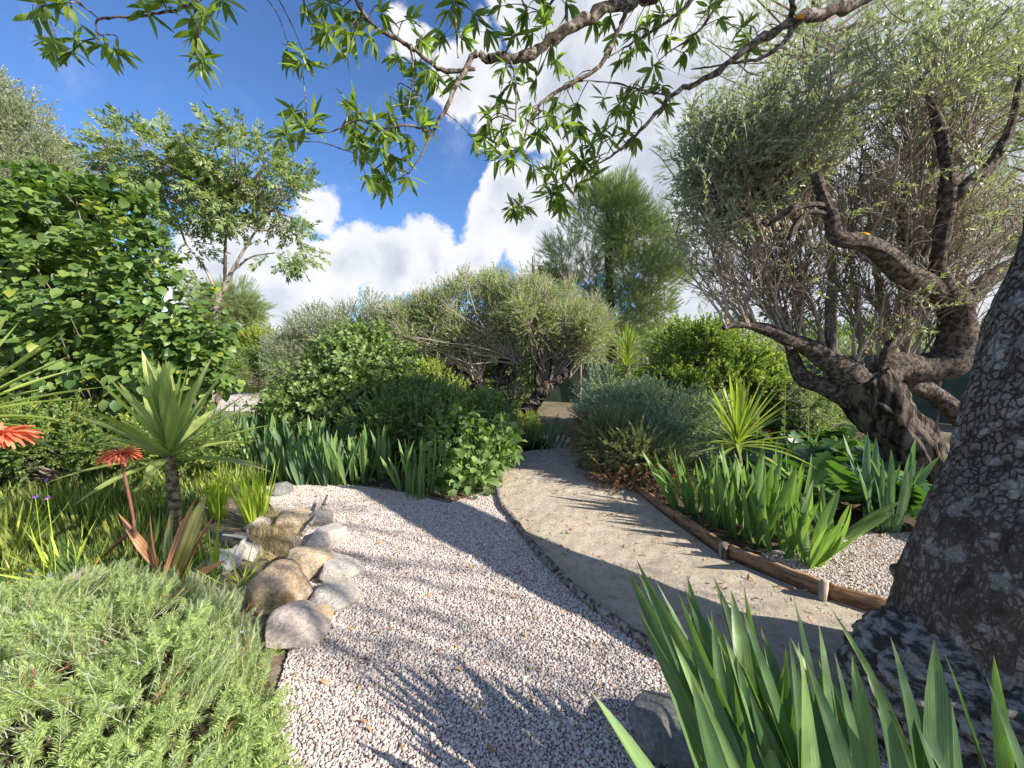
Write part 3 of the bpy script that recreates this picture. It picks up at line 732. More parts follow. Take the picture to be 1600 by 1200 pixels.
allp = np.concatenate([smooth_line(PL(p), r, 4)[0] for p, r in LIMBS])
twigs, leafs = [], []
rr = np.random.default_rng(5)
for x, y, d in anch:
    a = P(x, y, d); j = np.argmin(np.linalg.norm(allp - a, axis=1) + rr.uniform(0, .08)); b = allp[j]
    mid = (a + b) / 2 + np.array([0, 0, .02]) + rr.normal(0, .012, 3)
    tw, tr = smooth_line([b, mid, a], [.0022, .0017, .001], 4); twigs.append((tw, tr))
    out = nrm(nrm(a - b) + np.array([0, 0, -.25]))
    k = rr.integers(10, 16)
    for i in range(k):
        f = rr.random() * .5; base = a - out * .05 * f + rr.normal(0, .003, 3)
        dd = nrm(out * rr.uniform(.0, 1.0) + rnd_dirs(1, rr)[0] * .85 + np.array([0, -.1, -.28]))
        leafs.append((base, dd, rr.uniform(.05, .095)))
    if rr.random() < .35:    # thin bare tendril
        e = a + rr.normal(0, .06, 3); twp, twr = smooth_line([a, (a + e) / 2 + rr.normal(0, .02, 3), e], [.0009, .0007, .0004], 4); twigs.append((twp, twr))
V, F, _ = tubes(np.array([t[0] for t in twigs]), np.array([t[1] for t in twigs]), 5)
link('twigs', mesh_np('twigs', V, [F]), limb_m, tree, kind='stuff')
leafs.sort(key=lambda q: -q[2])
for i, (b, d, L) in enumerate(leafs[:290]):
    put('leaf', LM[i % 5], tree, b, d, nrm(np.array([0, 0, 1]) + rr.normal(0, .5, 3)), L * .82)
rest = leafs[290:]
pos = np.array([q[0] for q in rest]); dd = np.array([q[1] for q in rest]); LL = np.array([q[2] for q in rest])
up = nrm(np.array([0, 0, 1.]) + rr.normal(0, .5, (len(rest), 3)))
# crown outside the frame: up and behind, the same leaves
cc = []
for c, rad_, k in (((3.0, .6, 5.2), (1.0, .9, .4), 26), ((.7, -.2, 4.4), (.8, .6, .35), 12)):
    q = rnd_dirs(k, rr) * (rr.random((k, 1)) ** .33) * np.array(rad_) + np.array(c); cc.append(q)
tg = [(600, 1010, 5), (680, 1000, 4), (760, 1020, 6), (720, 960, 4), (560, 1080, 3), (900, 1090, 7), (830, 1140, 6), (960, 1040, 5), (700, 900, 3), (600, 890, 3), (620, 940, 2), (540, 830, 4), (480, 800, 5), (600, 775, 6),
      (520, 850, 4), (640, 830, 4), (860, 1010, 4), (790, 960, 3), (560, 800, 5), (470, 775, 5), (650, 790, 5), (1000, 1110, 8), (930, 1150, 7), (1060, 1180, 6), (880, 1180, 6), (740, 1150, 3), (660, 1090, 2), (900, 830, 2), (960, 870, 3), (1050, 900, 3), (1000, 920, 3), (1150, 950, 5), (1250, 1000, 5)]
for x_, y_, k in tg:
    if y_ < 880 and x_ > 850: continue
    k = max(1, int(k * .34 + .3))
    g_ = G(x_, y_); h_ = rr.uniform(3.2, 3.9); cc.append(np.array([g_[0] + SUN_TO[0] / SUN_TO[2] * h_, g_[1] + SUN_TO[1] / SUN_TO[2] * h_, h_]) + rr.normal(0, .07, (k, 3)))
cc = np.concatenate(cc); cen = np.array([3.1, .5, 4.6])
mid = (cc + cen) / 2 + rr.normal(0, .22, cc.shape) + (0, -.1, .2); tp = np.stack([np.broadcast_to(cen, cc.shape), mid, cc], 1)
V, F, _ = tubes(tp, np.tile([.03, .012, .003], (len(cc), 1)), 5); link('upper_limbs', mesh_np('upper_limbs', V, [F]), limb_m, tree, kind='stuff')
k = 16; cp = np.repeat(cc, k, 0) + rr.normal(0, .09, (len(cc) * k, 3)); cd = nrm(rnd_dirs(len(cp), rr) + np.array([0, 0, -.3]))
pos = np.concatenate([pos, cp]); dd = np.concatenate([dd, cd]); LL = np.concatenate([LL, rr.uniform(.06, .1, len(cp))]); up = np.concatenate([up, nrm(np.array([0, 0, 1.]) + rr.normal(0, .6, (len(cp), 3)))])
parts = []
for i in range(3): s = slice(i, None, 3); parts.append(batch(LANCE[i], pos[s], dd[s], up[s], LL[s] * .95, 1.0, rr))
V, F, r = join(parts); link('foliage', mesh_np('foliage', V, [F], r, True), hl, tree, kind='stuff')

# ================================================================== PLANT KIT
UPV = np.array([0, 0, 1.])
def to3(p, z=0.): return np.array([p[0], p[1], z])
def fbm3(p, s, o=0.): return mn.noise(Vector(p) * s + Vector((o, o, o)))

def sword_clump(name, label, cat, base, n, L, w, mat_meshes, group=None, tilt=(.08, .55), r=.10, part='leaf', fan=True, wind=None, rng=RNG, lvar=.25, joined=False, up0=1.0):
    """sword or strap leaves rising from one root; each leaf an object"""
    t = thing(name, base, label, cat, group)
    fa = rng.uniform(0, math.pi)
    for i in range(n):
        a = rng.uniform(0, 2 * math.pi); rr_ = r * math.sqrt(rng.random())
        b = base + np.array([math.cos(a) * rr_, math.sin(a) * rr_, 0])
        tl = rng.uniform(*tilt); az_ = a + rng.normal(0, .5)
        d = np.array([math.cos(az_) * math.sin(tl), math.sin(az_) * math.sin(tl), math.cos(tl) * up0])
        if wind is not None: d = d + np.array(wind)
        side = np.array([-math.sin(az_), math.cos(az_), 0]); up = nrm(np.array([math.cos(az_), math.sin(az_), .4]) * rng.uniform(.4, 1) + side * rng.normal(0, .5))
        put(part, mat_meshes[i % len(mat_meshes)], t, b, d, up, L * rng.uniform(1 - lvar, 1 + lvar * .6), w)
    return t
sword = lambda t: (min(1, .62 + t * .9) if t < .45 else 1.0) * (1 - max(0, (t - .55) / .45) ** 2.2) + .0001
iris_m = leaf_mat('iris_leaf', (.075, .135, .045), (.17, .26, .085), trans=.22, rough=.42, veins=70, spec=.4)
iris_b = leaf_mat('iris_leaf_blue', (.055, .11, .060), (.145, .23, .125), trans=.2, rough=.5, veins=60)
iris_d = leaf_mat('iris_leaf_deep', (.035, .078, .030), (.095, .165, .060), trans=.25, rough=.52, veins=70)
def sword_set(mat, w=.075, bends=(.02, .08, .18, .35, -.05), n=9): return [leaf_mesh('sword_leaf', mat, n, w * f, .45, b, sword, tw) for b, f, tw in zip(bends, (1, .85, 1.15, .95, 1.05), (.2, -.5, .4, -.2, .7))]
IR, IB, IDk = sword_set(iris_m), sword_set(iris_b), sword_set(iris_d)

# ---------------- near iris clump: every leaf placed (tip and root in the photograph)
near = thing('iris_clump', (1.0, 1.02, 0), 'big clump of dark green iris swords beside the grey boulder', 'iris plant')
NEAR = [ # tip px,py | base px,py (may be below the frame) | depth tip, base | width px
 ((962, 898), (1120, 1180), 1.25, 1.05, 36), ((1000, 885), (1110, 1160), 1.3, 1.1, 30), ((1040, 905), (1130, 1150), 1.35, 1.12, 28), ((1046, 876), (1150, 1200), 1.28, 1.06, 34),
 ((1106, 890), (1100, 1160), 1.3, 1.08, 34), ((1108, 915), (1185, 1200), 1.26, 1.06, 36), ((1140, 950), (1230, 1230), 1.25, 1.04, 34), ((1186, 896), (1180, 1200), 1.36, 1.12, 30),
 ((1195, 918), (1160, 1230), 1.28, 1.05, 38), ((1160, 925), (1215, 1220), 1.3, 1.06, 26), ((1250, 940), (1290, 1240), 1.32, 1.06, 36), ((1240, 975), (1250, 1240), 1.3, 1.06, 30),
 ((1288, 980), (1300, 1240), 1.3, 1.05, 34), ((1304, 990), (1360, 1250), 1.28, 1.04, 38), ((1330, 1030), (1385, 1260), 1.26, 1.03, 32), ((1210, 960), (1280, 1230), 1.34, 1.1, 22),
 ((1075, 1010), (1150, 1260), 1.12, .98, 40), ((1050, 1010), (1160, 1280), 1.1, .96, 34), ((1085, 1065), (1120, 1290), 1.06, .95, 40), ((1155, 1035), (1175, 1290), 1.1, .97, 36),
 ((1180, 1010), (1260, 1290), 1.14, .98, 40), ((1262, 1055), (1235, 1300), 1.06, .95, 42), ((1275, 1045), (1370, 1320), 1.1, .96, 44), ((1060, 940), (1180, 1250), 1.2, 1.0, 34),
 ((942, 1092), (1050, 1330), 1.05, .98, 40), ((1110, 960), (1110, 1250), 1.16, 1.0, 30), ((1220, 1060), (1300, 1300), 1.08, .95, 38), ((1140, 1000), (1215, 1270), 1.16, .98, 34),
 ((1095, 990), (1175, 1260), 1.2, 1.0, 30), ((1200, 990), (1235, 1270), 1.2, 1.0, 34), ((1340, 1060), (1345, 1280), 1.14, 1.0, 36), ((1130, 1040), (1150, 1290), 1.06, .95, 34), ((1000, 960), (1120, 1240), 1.2, 1.0, 30),
 ((1170, 960), (1250, 1260), 1.2, 1.0, 32), ((1290, 1060), (1320, 1300), 1.1, .98, 34), ((1060, 1070), (1090, 1290), 1.08, .98, 34)]
NEAR2 = [((1418, 1005), (1430, 1290), 1.16, 1.0, 44), ((1465, 1010), (1440, 1290), 1.18, 1.0, 46), ((1380, 1075), (1400, 1290), 1.05, .95, 44), ((1490, 1085), (1500, 1300), 1.08, .96, 42),
 ((1550, 1030), (1590, 1290), 1.2, 1.0, 30), ((1512, 1030), (1560, 1290), 1.2, 1.02, 22), ((1498, 1110), (1480, 1290), 1.0, .92, 36), ((1405, 1040), (1420, 1300), 1.22, 1.02, 30), ((1500, 1150), (1560, 1300), 1.04, .95, 30), ((1375, 950), (1420, 1250), 1.3, 1.1, 12), ((1570, 1070), (1640, 1300), 1.1, .98, 34)]
def near_leaves(t, lst):
    for (tx, ty), (bx, by), dt, db, wpx in lst:
        tp = P(tx, ty, dt); b = P(bx, by, db)
        d0 = nrm(tp - b); k = max(0, (b[2] - .0)) / max(.2, d0[2]); b = b - d0 * min(k, .5)
        b = b + (to3(t.location) - b) * np.array([.25, .25, 0])
        d = tp - b; L = np.linalg.norm(d); wid = wpx / FPX * (dt + db) / 2 * .92
        a = RNG.normal(0, .55); up = nrm(np.array([math.sin(a), -math.cos(a), .25]))
        put('leaf', IDk[RNG.integers(0, 3)] if RNG.random() < .6 else IR[RNG.integers(0, 3)], t, b, d, up, L * 1.03, wid / L / .075)
rn = np.random.default_rng(8)
for _ in range(16):
    bx = rn.uniform(1110, 1370); NEAR.append(((bx - rn.uniform(-25, 80), rn.uniform(1000, 1110)), (bx, 1290), rn.uniform(1.02, 1.28), rn.uniform(.95, 1.1), rn.uniform(28, 40)))
near_leaves(near, NEAR)
DL = sword_set(leaf_mat('dead_sword', (.20, .13, .07), (.38, .28, .17), trans=.05, rough=.8, veins=50), bends=(.4, .7, .9, .5, .3))
for _ in range(26):
    a_ = rn.uniform(0, 6.28); b_ = np.array([rn.uniform(.75, 1.5), rn.uniform(.95, 1.25), .01]); put('dead_leaf', DL[rn.integers(0, 5)], near, b_, np.array([math.cos(a_), math.sin(a_), rn.uniform(.1, .9)]), UPV + rn.normal(0, .3, 3), rn.uniform(.2, .42), .7)
near2 = thing('iris_clump', (1.5, 1.02, 0), 'pale green iris swords in front of the old stump at the big trunk', 'iris plant')
near_leaves(near2, NEAR2)

# ---------------- iris clumps in the border by the timber board
def ic(px, py, n, hpx, label, ms=IR, tilt=(.05, .5), r=.09, w=1.0, wind=None, grp='iris clumps in the borders', lvar=.25):
    g = G(px, py); L = hpx / FPX * g[1] * 1.06
    sword_clump('iris_clump', label, 'iris plant', g, n, L, w, ms, grp, tilt, r, wind=wind, lvar=lvar)
ic(1262, 882, 15, 118, 'pale green iris clump at the corner of the timber board and the side gravel', w=1.25, tilt=(.1, .75), r=.07)
ic(1218, 866, 12, 120, 'iris clump just behind the pale one at the timber board corner', w=1.15)
ic(1180, 850, 16, 132, 'tall iris clump in the middle of the board edge below the spiky yucca', w=1.1)
ic(1150, 838, 11, 112, 'iris clump with broad light leaves between the middle clump and the leaning leaves', w=1.2)
ic(1112, 822, 10, 98, 'small dark iris clump next to the leaning fan of leaves', w=1.0)
ic(1072, 806, 11, 105, 'iris leaves leaning out over the edging board toward the sandy path', tilt=(.1, .4), wind=(-.45, -.1, 0), w=1.05)
ic(1310, 846, 10, 95, 'iris clump behind the side gravel with leaves arching sideways', tilt=(.6, 1.1), wind=(.35, -.2, 0), w=1.2)
ic(1378, 826, 18, 135, 'tall bluish iris clump in front of the old gnarled trunk', ms=IB, w=1.0, tilt=(.1, .6), r=.11)
ic(1240, 800, 10, 90, 'half hidden iris clump among the broad lobed leaves', w=1.1)
ic(1200, 770, 9, 95, 'iris clump close under the spiky yucca', w=.9)
ic(1135, 815, 12, 110, 'iris clump behind the board edge next to the juniper mound', w=1.05)
ic(1165, 820, 11, 115, 'iris clump directly behind the tall middle clump', w=1.0)
ic(1205, 838, 12, 125, 'iris clump between the tall middle clump and the board corner', w=1.1)
ic(1290, 862, 9, 80, 'short pale iris clump out on the side gravel edge', w=1.3, tilt=(.4, 1.0))
ic(1090, 800, 9, 92, 'iris clump behind the fan leaning over the board', w=1.0)

# iris row behind the gravel
rowl = ['first', 'second', 'third', 'fourth', 'fifth', 'sixth', 'seventh', 'eighth', 'ninth', 'tenth', 'eleventh', 'twelfth', 'thirteenth', 'fourteenth', 'fifteenth', 'sixteenth']
row = [(455, 752), (478, 755), (505, 756), (520, 757), (540, 754), (430, 745), (565, 752), (470, 735), (500, 735), (535, 735), (410, 735), (385, 725), (440, 725), (360, 715), (590, 748), (335, 708)]
for i, (x, y) in enumerate(row):
    ic(x, y, 13, 78, rowl[i] + ' iris clump of the row behind the gravel, counted from the small grey stone', ms=IB if i % 2 else IR, w=1.2, r=.13, tilt=(.03, .45), grp='iris row behind the gravel')
ic(655, 776, 20, 92, 'bright green upright iris clump at the gravel edge under the big leafed herb', w=.9, tilt=(.02, .3), r=.14)
ic(630, 765, 10, 60, 'low broad iris clump next to the bright upright one', w=1.3)
ic(848, 700, 26, 50, 'blue green iris clump at the bend of the sandy path', ms=IB, w=.75, tilt=(.05, .6), r=.32, wind=(.25, 0, 0))
ic(872, 696, 18, 42, 'smaller blue green iris clump leaning onto the bend of the path', ms=IB, w=.75, tilt=(.1, .7), r=.22, wind=(.35, 0, 0))

# ---------------- yuccas / dracaena
yshape = lambda t: (.55 + .75 * t if t < .35 else .81 + .19 * math.sin((t - .35) / .65 * math.pi)) * (1 - max(0, (t - .45) / .55) ** 1.7) + .0001
yu = leaf_mat('yucca_leaf', (.14, .19, .035), (.30, .36, .075), trans=.25, rough=.4, veins=40, spec=.45)
yu2 = leaf_mat('yucca_leaf_pale', (.20, .25, .08), (.33, .38, .12), trans=.25, rough=.4, veins=40, spec=.45)
YL = [leaf_mesh('yucca_leaf', yu, 7, .085 * f, .35, b, yshape, 0) for b, f in ((.0, 1), (.06, .9), (.15, 1), (.3, 1.05))]
YP = [leaf_mesh('yucca_leaf_pale', yu2, 7, .105 * f, .35, b, yshape, 0) for b, f in ((.0, 1), (.05, .9), (.1, 1.05), (.22, 1))]
bark_y = bark_mat('yucca_stem', (.12, .09, .06), (.22, .17, .12), (.36, .30, .22), 18, 1.5, .01)
def yucca(name, label, cat, head, ground, n, L, w, ms, th=(0, 1.75), stem_r=.04, rng=RNG, spread_z=.12, pw=.8, front=0):
    t = thing(name, ground, label, cat, None)
    sp, sr = smooth_line([ground, (ground + head) / 2 + np.array([.03, 0, 0]), head + (0, 0, spread_z * .5)], [stem_r * 1.2, stem_r, stem_r * .9], 6)
    V, F, _ = tubes(sp, sr, 10); link('stem', mesh_np('stem', V, [F], None, True), bark_y, t)
    for i in range(n):
        f = ((i + .5) / n) ** pw; tl = th[0] + (th[1] - th[0]) * f; a = i * 2.39996 + rng.normal(0, .15)
        d = np.array([math.cos(a) * math.sin(tl), math.sin(a) * math.sin(tl), math.cos(tl)]) + rng.normal(0, .05, 3)
        b = head + np.array([0, 0, spread_z * (1 - f)]) + d * .01
        k = 0 if f < .4 else (1 if f < .6 else (2 if f < .8 else 3))
        up = nrm(np.array([0, 0, 1.]) + np.array([math.cos(a), math.sin(a), 0]) * -.3)
        put('leaf', ms[k], t, b, d, up, L * rng.uniform(.8, 1.06) * (1 - .12 * (f < .15)), w)
    return t
gy = G(268, 850); hy = P(266, 722, gy[1])
yucca('yucca', 'tall pale green yucca with wide pointed leaves on a short stem in the flower bed', 'yucca', hy, to3(gy), 38, .86, 1.2, YP, th=(.0, 1.6), stem_r=.045, pw=1.15)
ge = G(-70, 860); he = P(-75, 660, ge[1])
yucca('yucca', 'yellow green yucca reaching in from beyond the flower bed above the red bloom', 'yucca', he, to3(ge), 60, .92, .85, YP, th=(.1, 1.7), stem_r=.05, pw=.8)
gr = G(1150, 775); hr = P(1152, 700, gr[1])
yucca('yucca', 'bright spiky yucca with narrow yellow green leaves rising above the border irises', 'yucca', hr, to3(gr), 60, .76, .85, YL, th=(.0, 1.6), stem_r=.03, pw=1.1)
gd = G(978, 660); hd = P(980, 592, 6.9)
t_ = yucca('dracaena', 'slender palm like yucca with a tall head of thin yellow leaves behind the juniper', 'palm like plant', hd, np.array([hd[0], 6.9, 0]), 120, .56, .62, YL, th=(.0, 1.9), stem_r=.05, spread_z=.50, pw=1.0)

# ---------------- red aloe flowers
red = leaf_mat('coral_petal', (.40, .09, .05), (.58, .20, .12), trans=.2, rough=.5); redst = simple_noise_mat('flower_stem', [(.3, (.22, .08, .06)), (.7, (.38, .17, .13))], 20)
PT = leaf_mesh('petal_tube', red, 4, .16, .9, .35, lambda t: .55 + .45 * math.sin(t * 3.1), 0)
def aloe(lab, head, foot, rad, branch=None):
    t = thing('aloe_flower', foot, lab, 'flower')
    p, r = smooth_line([foot, foot + (head - foot) * .45 + np.array([.05, 0, 0]), head], [.010, .009, .007], 8)
    V, F, _ = tubes(p, r, 8); link('stalk', mesh_np('stalk', V, [F], None, True), redst, t)
    if branch is not None:
        p, r = smooth_line([foot + (head - foot) * .45 + np.array([.05, 0, 0]), branch], [.011, .014], 6); V, F, _ = tubes(p, r, 8); link('stalk', mesh_np('stalk', V, [F], None, True), redst, t)
    for i in range(95):
        f = (i + .5) / 95; tl = .25 + 1.5 * f ** .8; a = i * 2.4
        d = np.array([math.cos(a) * math.sin(tl), math.sin(a) * math.sin(tl), math.cos(tl) * .45 - .05])
        put('petal', PT, t, head + d * rad * .12, d, UPV, rad * RNG.uniform(.62, .95), .8)
fa = P(188, 712, 2.35); aloe('coral red flower head on a long forked brown stem beside the pale yucca', fa, to3(G(205, 905)), .118, to3(G(160, 880)) + (0, 0, .05))
fb = P(2, 682, 1.75); aloe('larger coral red flower head in front of the yellow green yucca at the bed edge', fb, np.array([fb[0] - .75, 1.9, 0]), .135)

# ---------------- brown and green strap leaves (agave like) under the yucca
strapm = leaf_mat('brown_strap', (.22, .09, .045), (.38, .20, .10), trans=.05, rough=.6, veins=30); strapg = leaf_mat('olive_strap', (.14, .15, .05), (.26, .24, .09), trans=.1, rough=.5, veins=30)
SB = leaf_mesh('strap_brown', strapm, 7, .12, .5, .05, yshape); SG = leaf_mesh('strap_green', strapg, 7, .16, .5, .05, yshape)
t = thing('strap_leaf_plant', G(265, 930), 'plant with wide olive and reddish brown strap leaves under the pale yucca', 'plant')
g0 = G(262, 925)
for (tx, ty), m_, wd, dy in (((318, 772), SG, 1.5, .1), ((300, 775), SB, .8, 0), ((352, 872), SB, 1.1, -.05), ((262, 790), SG, .8, .1), ((180, 800), SB, .9, .0), ((225, 800), SB, .6, 0.05), ((330, 800), SB, .5, .1)):
    tp = P(tx, ty, g0[1] + dy); b = to3(g0) + RNG.normal(0, .03, 3) * (1, 1, 0); put('leaf', m_, t, b, tp - b, np.array([RNG.normal(0, .4), -1, .4]), np.linalg.norm(tp - b), wd)

# ---------------- grass tufts
gy_m = leaf_mat('tuft_blade', (.20, .26, .03), (.36, .42, .07), trans=.3, rough=.45)
TB = [leaf_mesh('blade', gy_m, 5, .035, .4, b, lambda t: (1 - t ** 2.5) + .001, 0) for b in (.05, .2, .45, .0)]
def tuft(px, py, n, hpx, lab, r=.06, tilt=(.03, .5), w=1.0, wind=None):
    g = G(px, py); L = hpx / FPX * math.hypot(g[1], .3) * 1.05
    sword_clump('grass_tuft', lab, 'grass tuft', g, n, L, w, TB, 'yellow green grass tufts in the flower bed', tilt, r, part='blade', wind=wind)
tuft(398, 822, 46, 104, 'tall yellow green grass tuft nearest the dry grass clump', tilt=(.02, .42))
tuft(342, 810, 44, 82, 'stiff yellow green grass tuft between the pale yucca and the tall tuft', tilt=(.02, .35))
tuft(330, 905, 9, 100, 'sparse tuft of five or so long thin blades by the bluish white stone', r=.04, tilt=(.1, .35))
tuft(372, 915, 16, 66, 'low arching yellow tuft behind the large brown rock', tilt=(.3, 1.0))
tuft(250, 905, 20, 74, 'arching green tuft under the pale yucca near the rosemary', tilt=(.3, 1.1))
tuft(100, 905, 20, 95, 'arching yellow green tuft behind the white stones', tilt=(.3, 1.1))
tuft(10, 880, 24, 110, 'yellow green tuft at the edge of the bed by the larger red flower', tilt=(.1, .9))

# ---------------- ground-cover (uncountable): strap-leaved bulbs and mixed small foliage
blv, blf, _ = strip(3, .05, .4, .35, lambda t: (1 - t ** 2.2) + .001)
def tuft_proto(name, n, spread, mat, w=1.0, seed=0, L=(.5, 1)):
    r_ = np.random.default_rng(seed); a = r_.uniform(0, 6.28, n); tl = r_.uniform(.05, spread, n)
    d = np.column_stack([np.cos(a) * np.sin(tl), np.cos(tl), np.sin(a) * np.sin(tl)])     # grows along +Y (template dir)
    pos = np.column_stack([np.cos(a) * .12, np.zeros(n), np.sin(a) * .12]) * r_.random((n, 1))
    V, F, v = batch((blv, blf), pos, d, nrm(d * [-1, 1, -1] * .2 + np.column_stack([np.cos(a), np.full(n, .5), np.sin(a)])), r_.uniform(*L, n), w, r_)
    return proto(name, V, F, mat, v)
yel = leaf_mat('yellow_strap', (.09, .13, .03), (.29, .30, .09), trans=.3); dkg = leaf_mat('dark_blade', (.045, .085, .03), (.12, .18, .06), trans=.25)
dry = leaf_mat('dry_blade', (.26, .20, .11), (.46, .38, .24), trans=.15, rough=.8)
PY = [tuft_proto('tuft_y%d' % i, 15, .8, yel, 1.25, i) for i in range(3)]; PD = [tuft_proto('tuft_d%d' % i, 30, .9, dkg, .8, 10 + i) for i in range(3)]
PDr = [tuft_proto('tuft_dry%d' % i, 30, 1.3, dry, .35, 20 + i) for i in range(3)]
def region(poly, n, ymax=99): return scattered_on(poly, n, ymax)
def cover(name, poly, n, protos, size, label, cat='ground cover', tilt=.25, z=0., parent=None):
    q = region(poly, n); k = len(q); d = nrm(np.column_stack([RNG.normal(0, tilt, (k, 2)), np.ones(k)])); up = nrm(np.column_stack([RNG.normal(size=(k, 2)), np.zeros(k)]))
    return scatter(name, protos, np.column_stack([q, np.full(k, z)]), d, up, RNG.uniform(*size, k), parent, label=label, cat=cat)
BEDL = gp((-260, 760), (-200, 682), (200, 686), (420, 716), (420, 760), (330, 800), (290, 870), (200, 905), (-240, 930))
cover('strap_ground_cover', BEDL, 900, PY + PD[:1], (.18, .46), 'yellow green strap leaved ground cover filling the flower bed under the yuccas')
cover('low_foliage', gp((-260, 940), (-240, 760), (240, 760), (330, 850), (360, 905), (290, 925)), 1300, PD + PY[:1], (.08, .26), 'dark green fine leaved low plants between the stones of the flower bed')
cover('dry_grass', gp((400, 872), (392, 820), (430, 800), (468, 830), (470, 862), (440, 880)), 150, PDr, (.07, .17), 'straw coloured dry grass clump between the tufts and the tan rock', 'dry grass', .6)
cover('far_grass', gp((340, 700), (420, 705), (430, 660), (350, 660)), 320, PD + PY, (.18, .4), 'mixed green grass on the slope before the far terrace path', 'grass')
cover('terrace_grass', gp((330, 617), (430, 613), (424, 606), (350, 607)), 260, PY, (.12, .3), 'yellowish grass strip between the far landing and the gravel terrace', 'grass')
cover('bed_weeds', BED, 260, PD, (.08, .22), 'low weeds under the iris row and the leafy shrubs', 'weeds')
cover('path_weeds', PATHP, 26, PD, (.02, .05), 'tiny weeds sprouting in the sandy path', 'weeds', .8)
cover('gravel_weeds', GRAV, 60, PD, (.015, .045), 'tiny weeds sprouting through the gravel', 'weeds', .8)
# silver round leaves and purple flowers
pf = leaf_mat('purple_petal', (.12, .05, .22), (.24, .12, .40), trans=.2)
for x, y, d, lab in ((72, 750, 2.6, 'small purple flower on a thin stem below the yellow green yucca'), (55, 776, 2.3, 'pale mauve flower next to the darker purple one in the bed'), (74, 778, 2.3, 'dark purple flower beside the mauve one in the bed'), (77, 900, 2.2, 'violet flower low beside the white stones')):
    h = P(x, y, d); t = thing('purple_flower', (h[0], h[1], 0), lab, 'flower')
    V, F, _ = tubes(np.array([(h[0], h[1], 0), h * (1, 1, .5) + (.01, 0, 0), h]), np.array([.002] * 3), 4); link('stem', mesh_np('stem', V, [F]), gy_m, t)
    k = 14; V, F, v = batch(dia(.6), np.repeat(h[None], k, 0), rnd_dirs(k), rnd_dirs(k), .016); link('bloom', mesh_np('bloom', V, [F], v), pf, t)

# ---------------- rosemary carpet near the camera
ros = leaf_mat('rosemary_needle', (.12, .175, .06), (.33, .395, .16), trans=.25, rough=.45, back=(.38, .42, .30))
rst = simple_noise_mat('rosemary_stem', [(.3, (.40, .42, .30)), (.7, (.60, .60, .46))], 40)
def rosemary_proto(i):
    r_ = np.random.default_rng(100 + i); n = 84; f = np.linspace(.12, 1, n); a = np.arange(n) * 2.1 + r_.normal(0, .3, n)
    bend = r_.uniform(-.18, .18); base = np.column_stack([bend * f ** 2, f, bend * .5 * f ** 2]); op = 1.15 - .75 * f ** 5
    d = np.column_stack([np.cos(a) * np.sin(op), np.cos(op), np.sin(a) * np.sin(op)])
    V, F, v = batch(dia(.13), base, d, nrm(np.column_stack([-np.cos(a), np.full(n, .8), -np.sin(a)])), r_.uniform(.14, .20, n) * (1 - .45 * f ** 5), 1, r_)
    K = 5; fl = np.linspace(0, 1, K); T, TF, tv = tubes(np.column_stack([bend * fl ** 2, fl, bend * .5 * fl ** 2]), np.linspace(.010, .004, K), 4)
    me = mesh_np('rosemary_sprig', np.vstack([V, T]), [F, TF + len(V)], np.concatenate([v, tv])); me.materials.append(ros); me.materials.append(rst)
    mi = np.zeros(len(F) + len(TF), np.int32); mi[len(F):] = 1; me.polygons.foreach_set('material_index', mi)
    return bpy.data.objects.new('rosemary_proto_%d' % i, me)
PR = [rosemary_proto(i) for i in range(4)]
# outline on the ground of the rosemary: seen edge (px) + outside the frame
RP = gp((446, 1200), (440, 1130), (418, 1060), (400, 1010), (378, 962), (330, 938), (230, 925), (120, 945), (0, 960), (-120, 965)) + [(-3.3, 1.9), (-3.3, .5), (-1.0, .45), (-.88, .9)]
rb = thing('rosemary_bush', (-1.7, 1.4, 0), 'wide low rosemary bush with grey green needles sprawling beside the gravel', 'rosemary bush')
q = scattered_on(RP, 3000); pA = np.array(RP)
def edge_dist(q, poly):
    p = np.array(poly); b = np.roll(p, -1, 0); dmin = np.full(len(q), 9.)
    for a_, b_ in zip(p, b):
        ab = b_ - a_; t_ = np.clip(((q - a_) @ ab) / (ab @ ab + 1e-9), 0, 1); dmin = np.minimum(dmin, np.linalg.norm(q - a_ - t_[:, None] * ab, axis=1))
    return dmin
ed = edge_dist(q, RP); hz = .30 * (1 - np.exp(-ed / .16)); lump = np.array([mn.noise(Vector((x * 4.2, y * 4.2, 0))) for x, y in q]); hz = hz * (1 + .55 * lump) * .9
cen = np.array([-1.7, 1.5]); outd = np.column_stack([q - cen, np.zeros(len(q))]); outd = nrm(outd) * np.exp(-ed / .2)[:, None] * 1.1
gx_ = np.array([mn.noise(Vector((x * 2.6 + 9, y * 2.6, 4))) for x, y in q]); gy_ = np.array([mn.noise(Vector((x * 2.6, y * 2.6 + 9, 8))) for x, y in q])
d = nrm(outd + np.column_stack([gx_ * 1.4 + .1, gy_ * 1.2 - .12, np.full(len(q), .95)]) + RNG.normal(0, .36, (len(q), 3)))
Ls = RNG.uniform(.12, .24, len(q)); pos = np.column_stack([q, hz]) - d * Ls[:, None] * .45; pos[:, 2] = np.maximum(pos[:, 2], .0)
scatter('foliage', PR, pos, d, nrm(RNG.normal(size=(len(q), 3))), Ls, rb, kind='stuff')
q_ros, p_ros, d_ros = q, pos.copy(), d.copy()
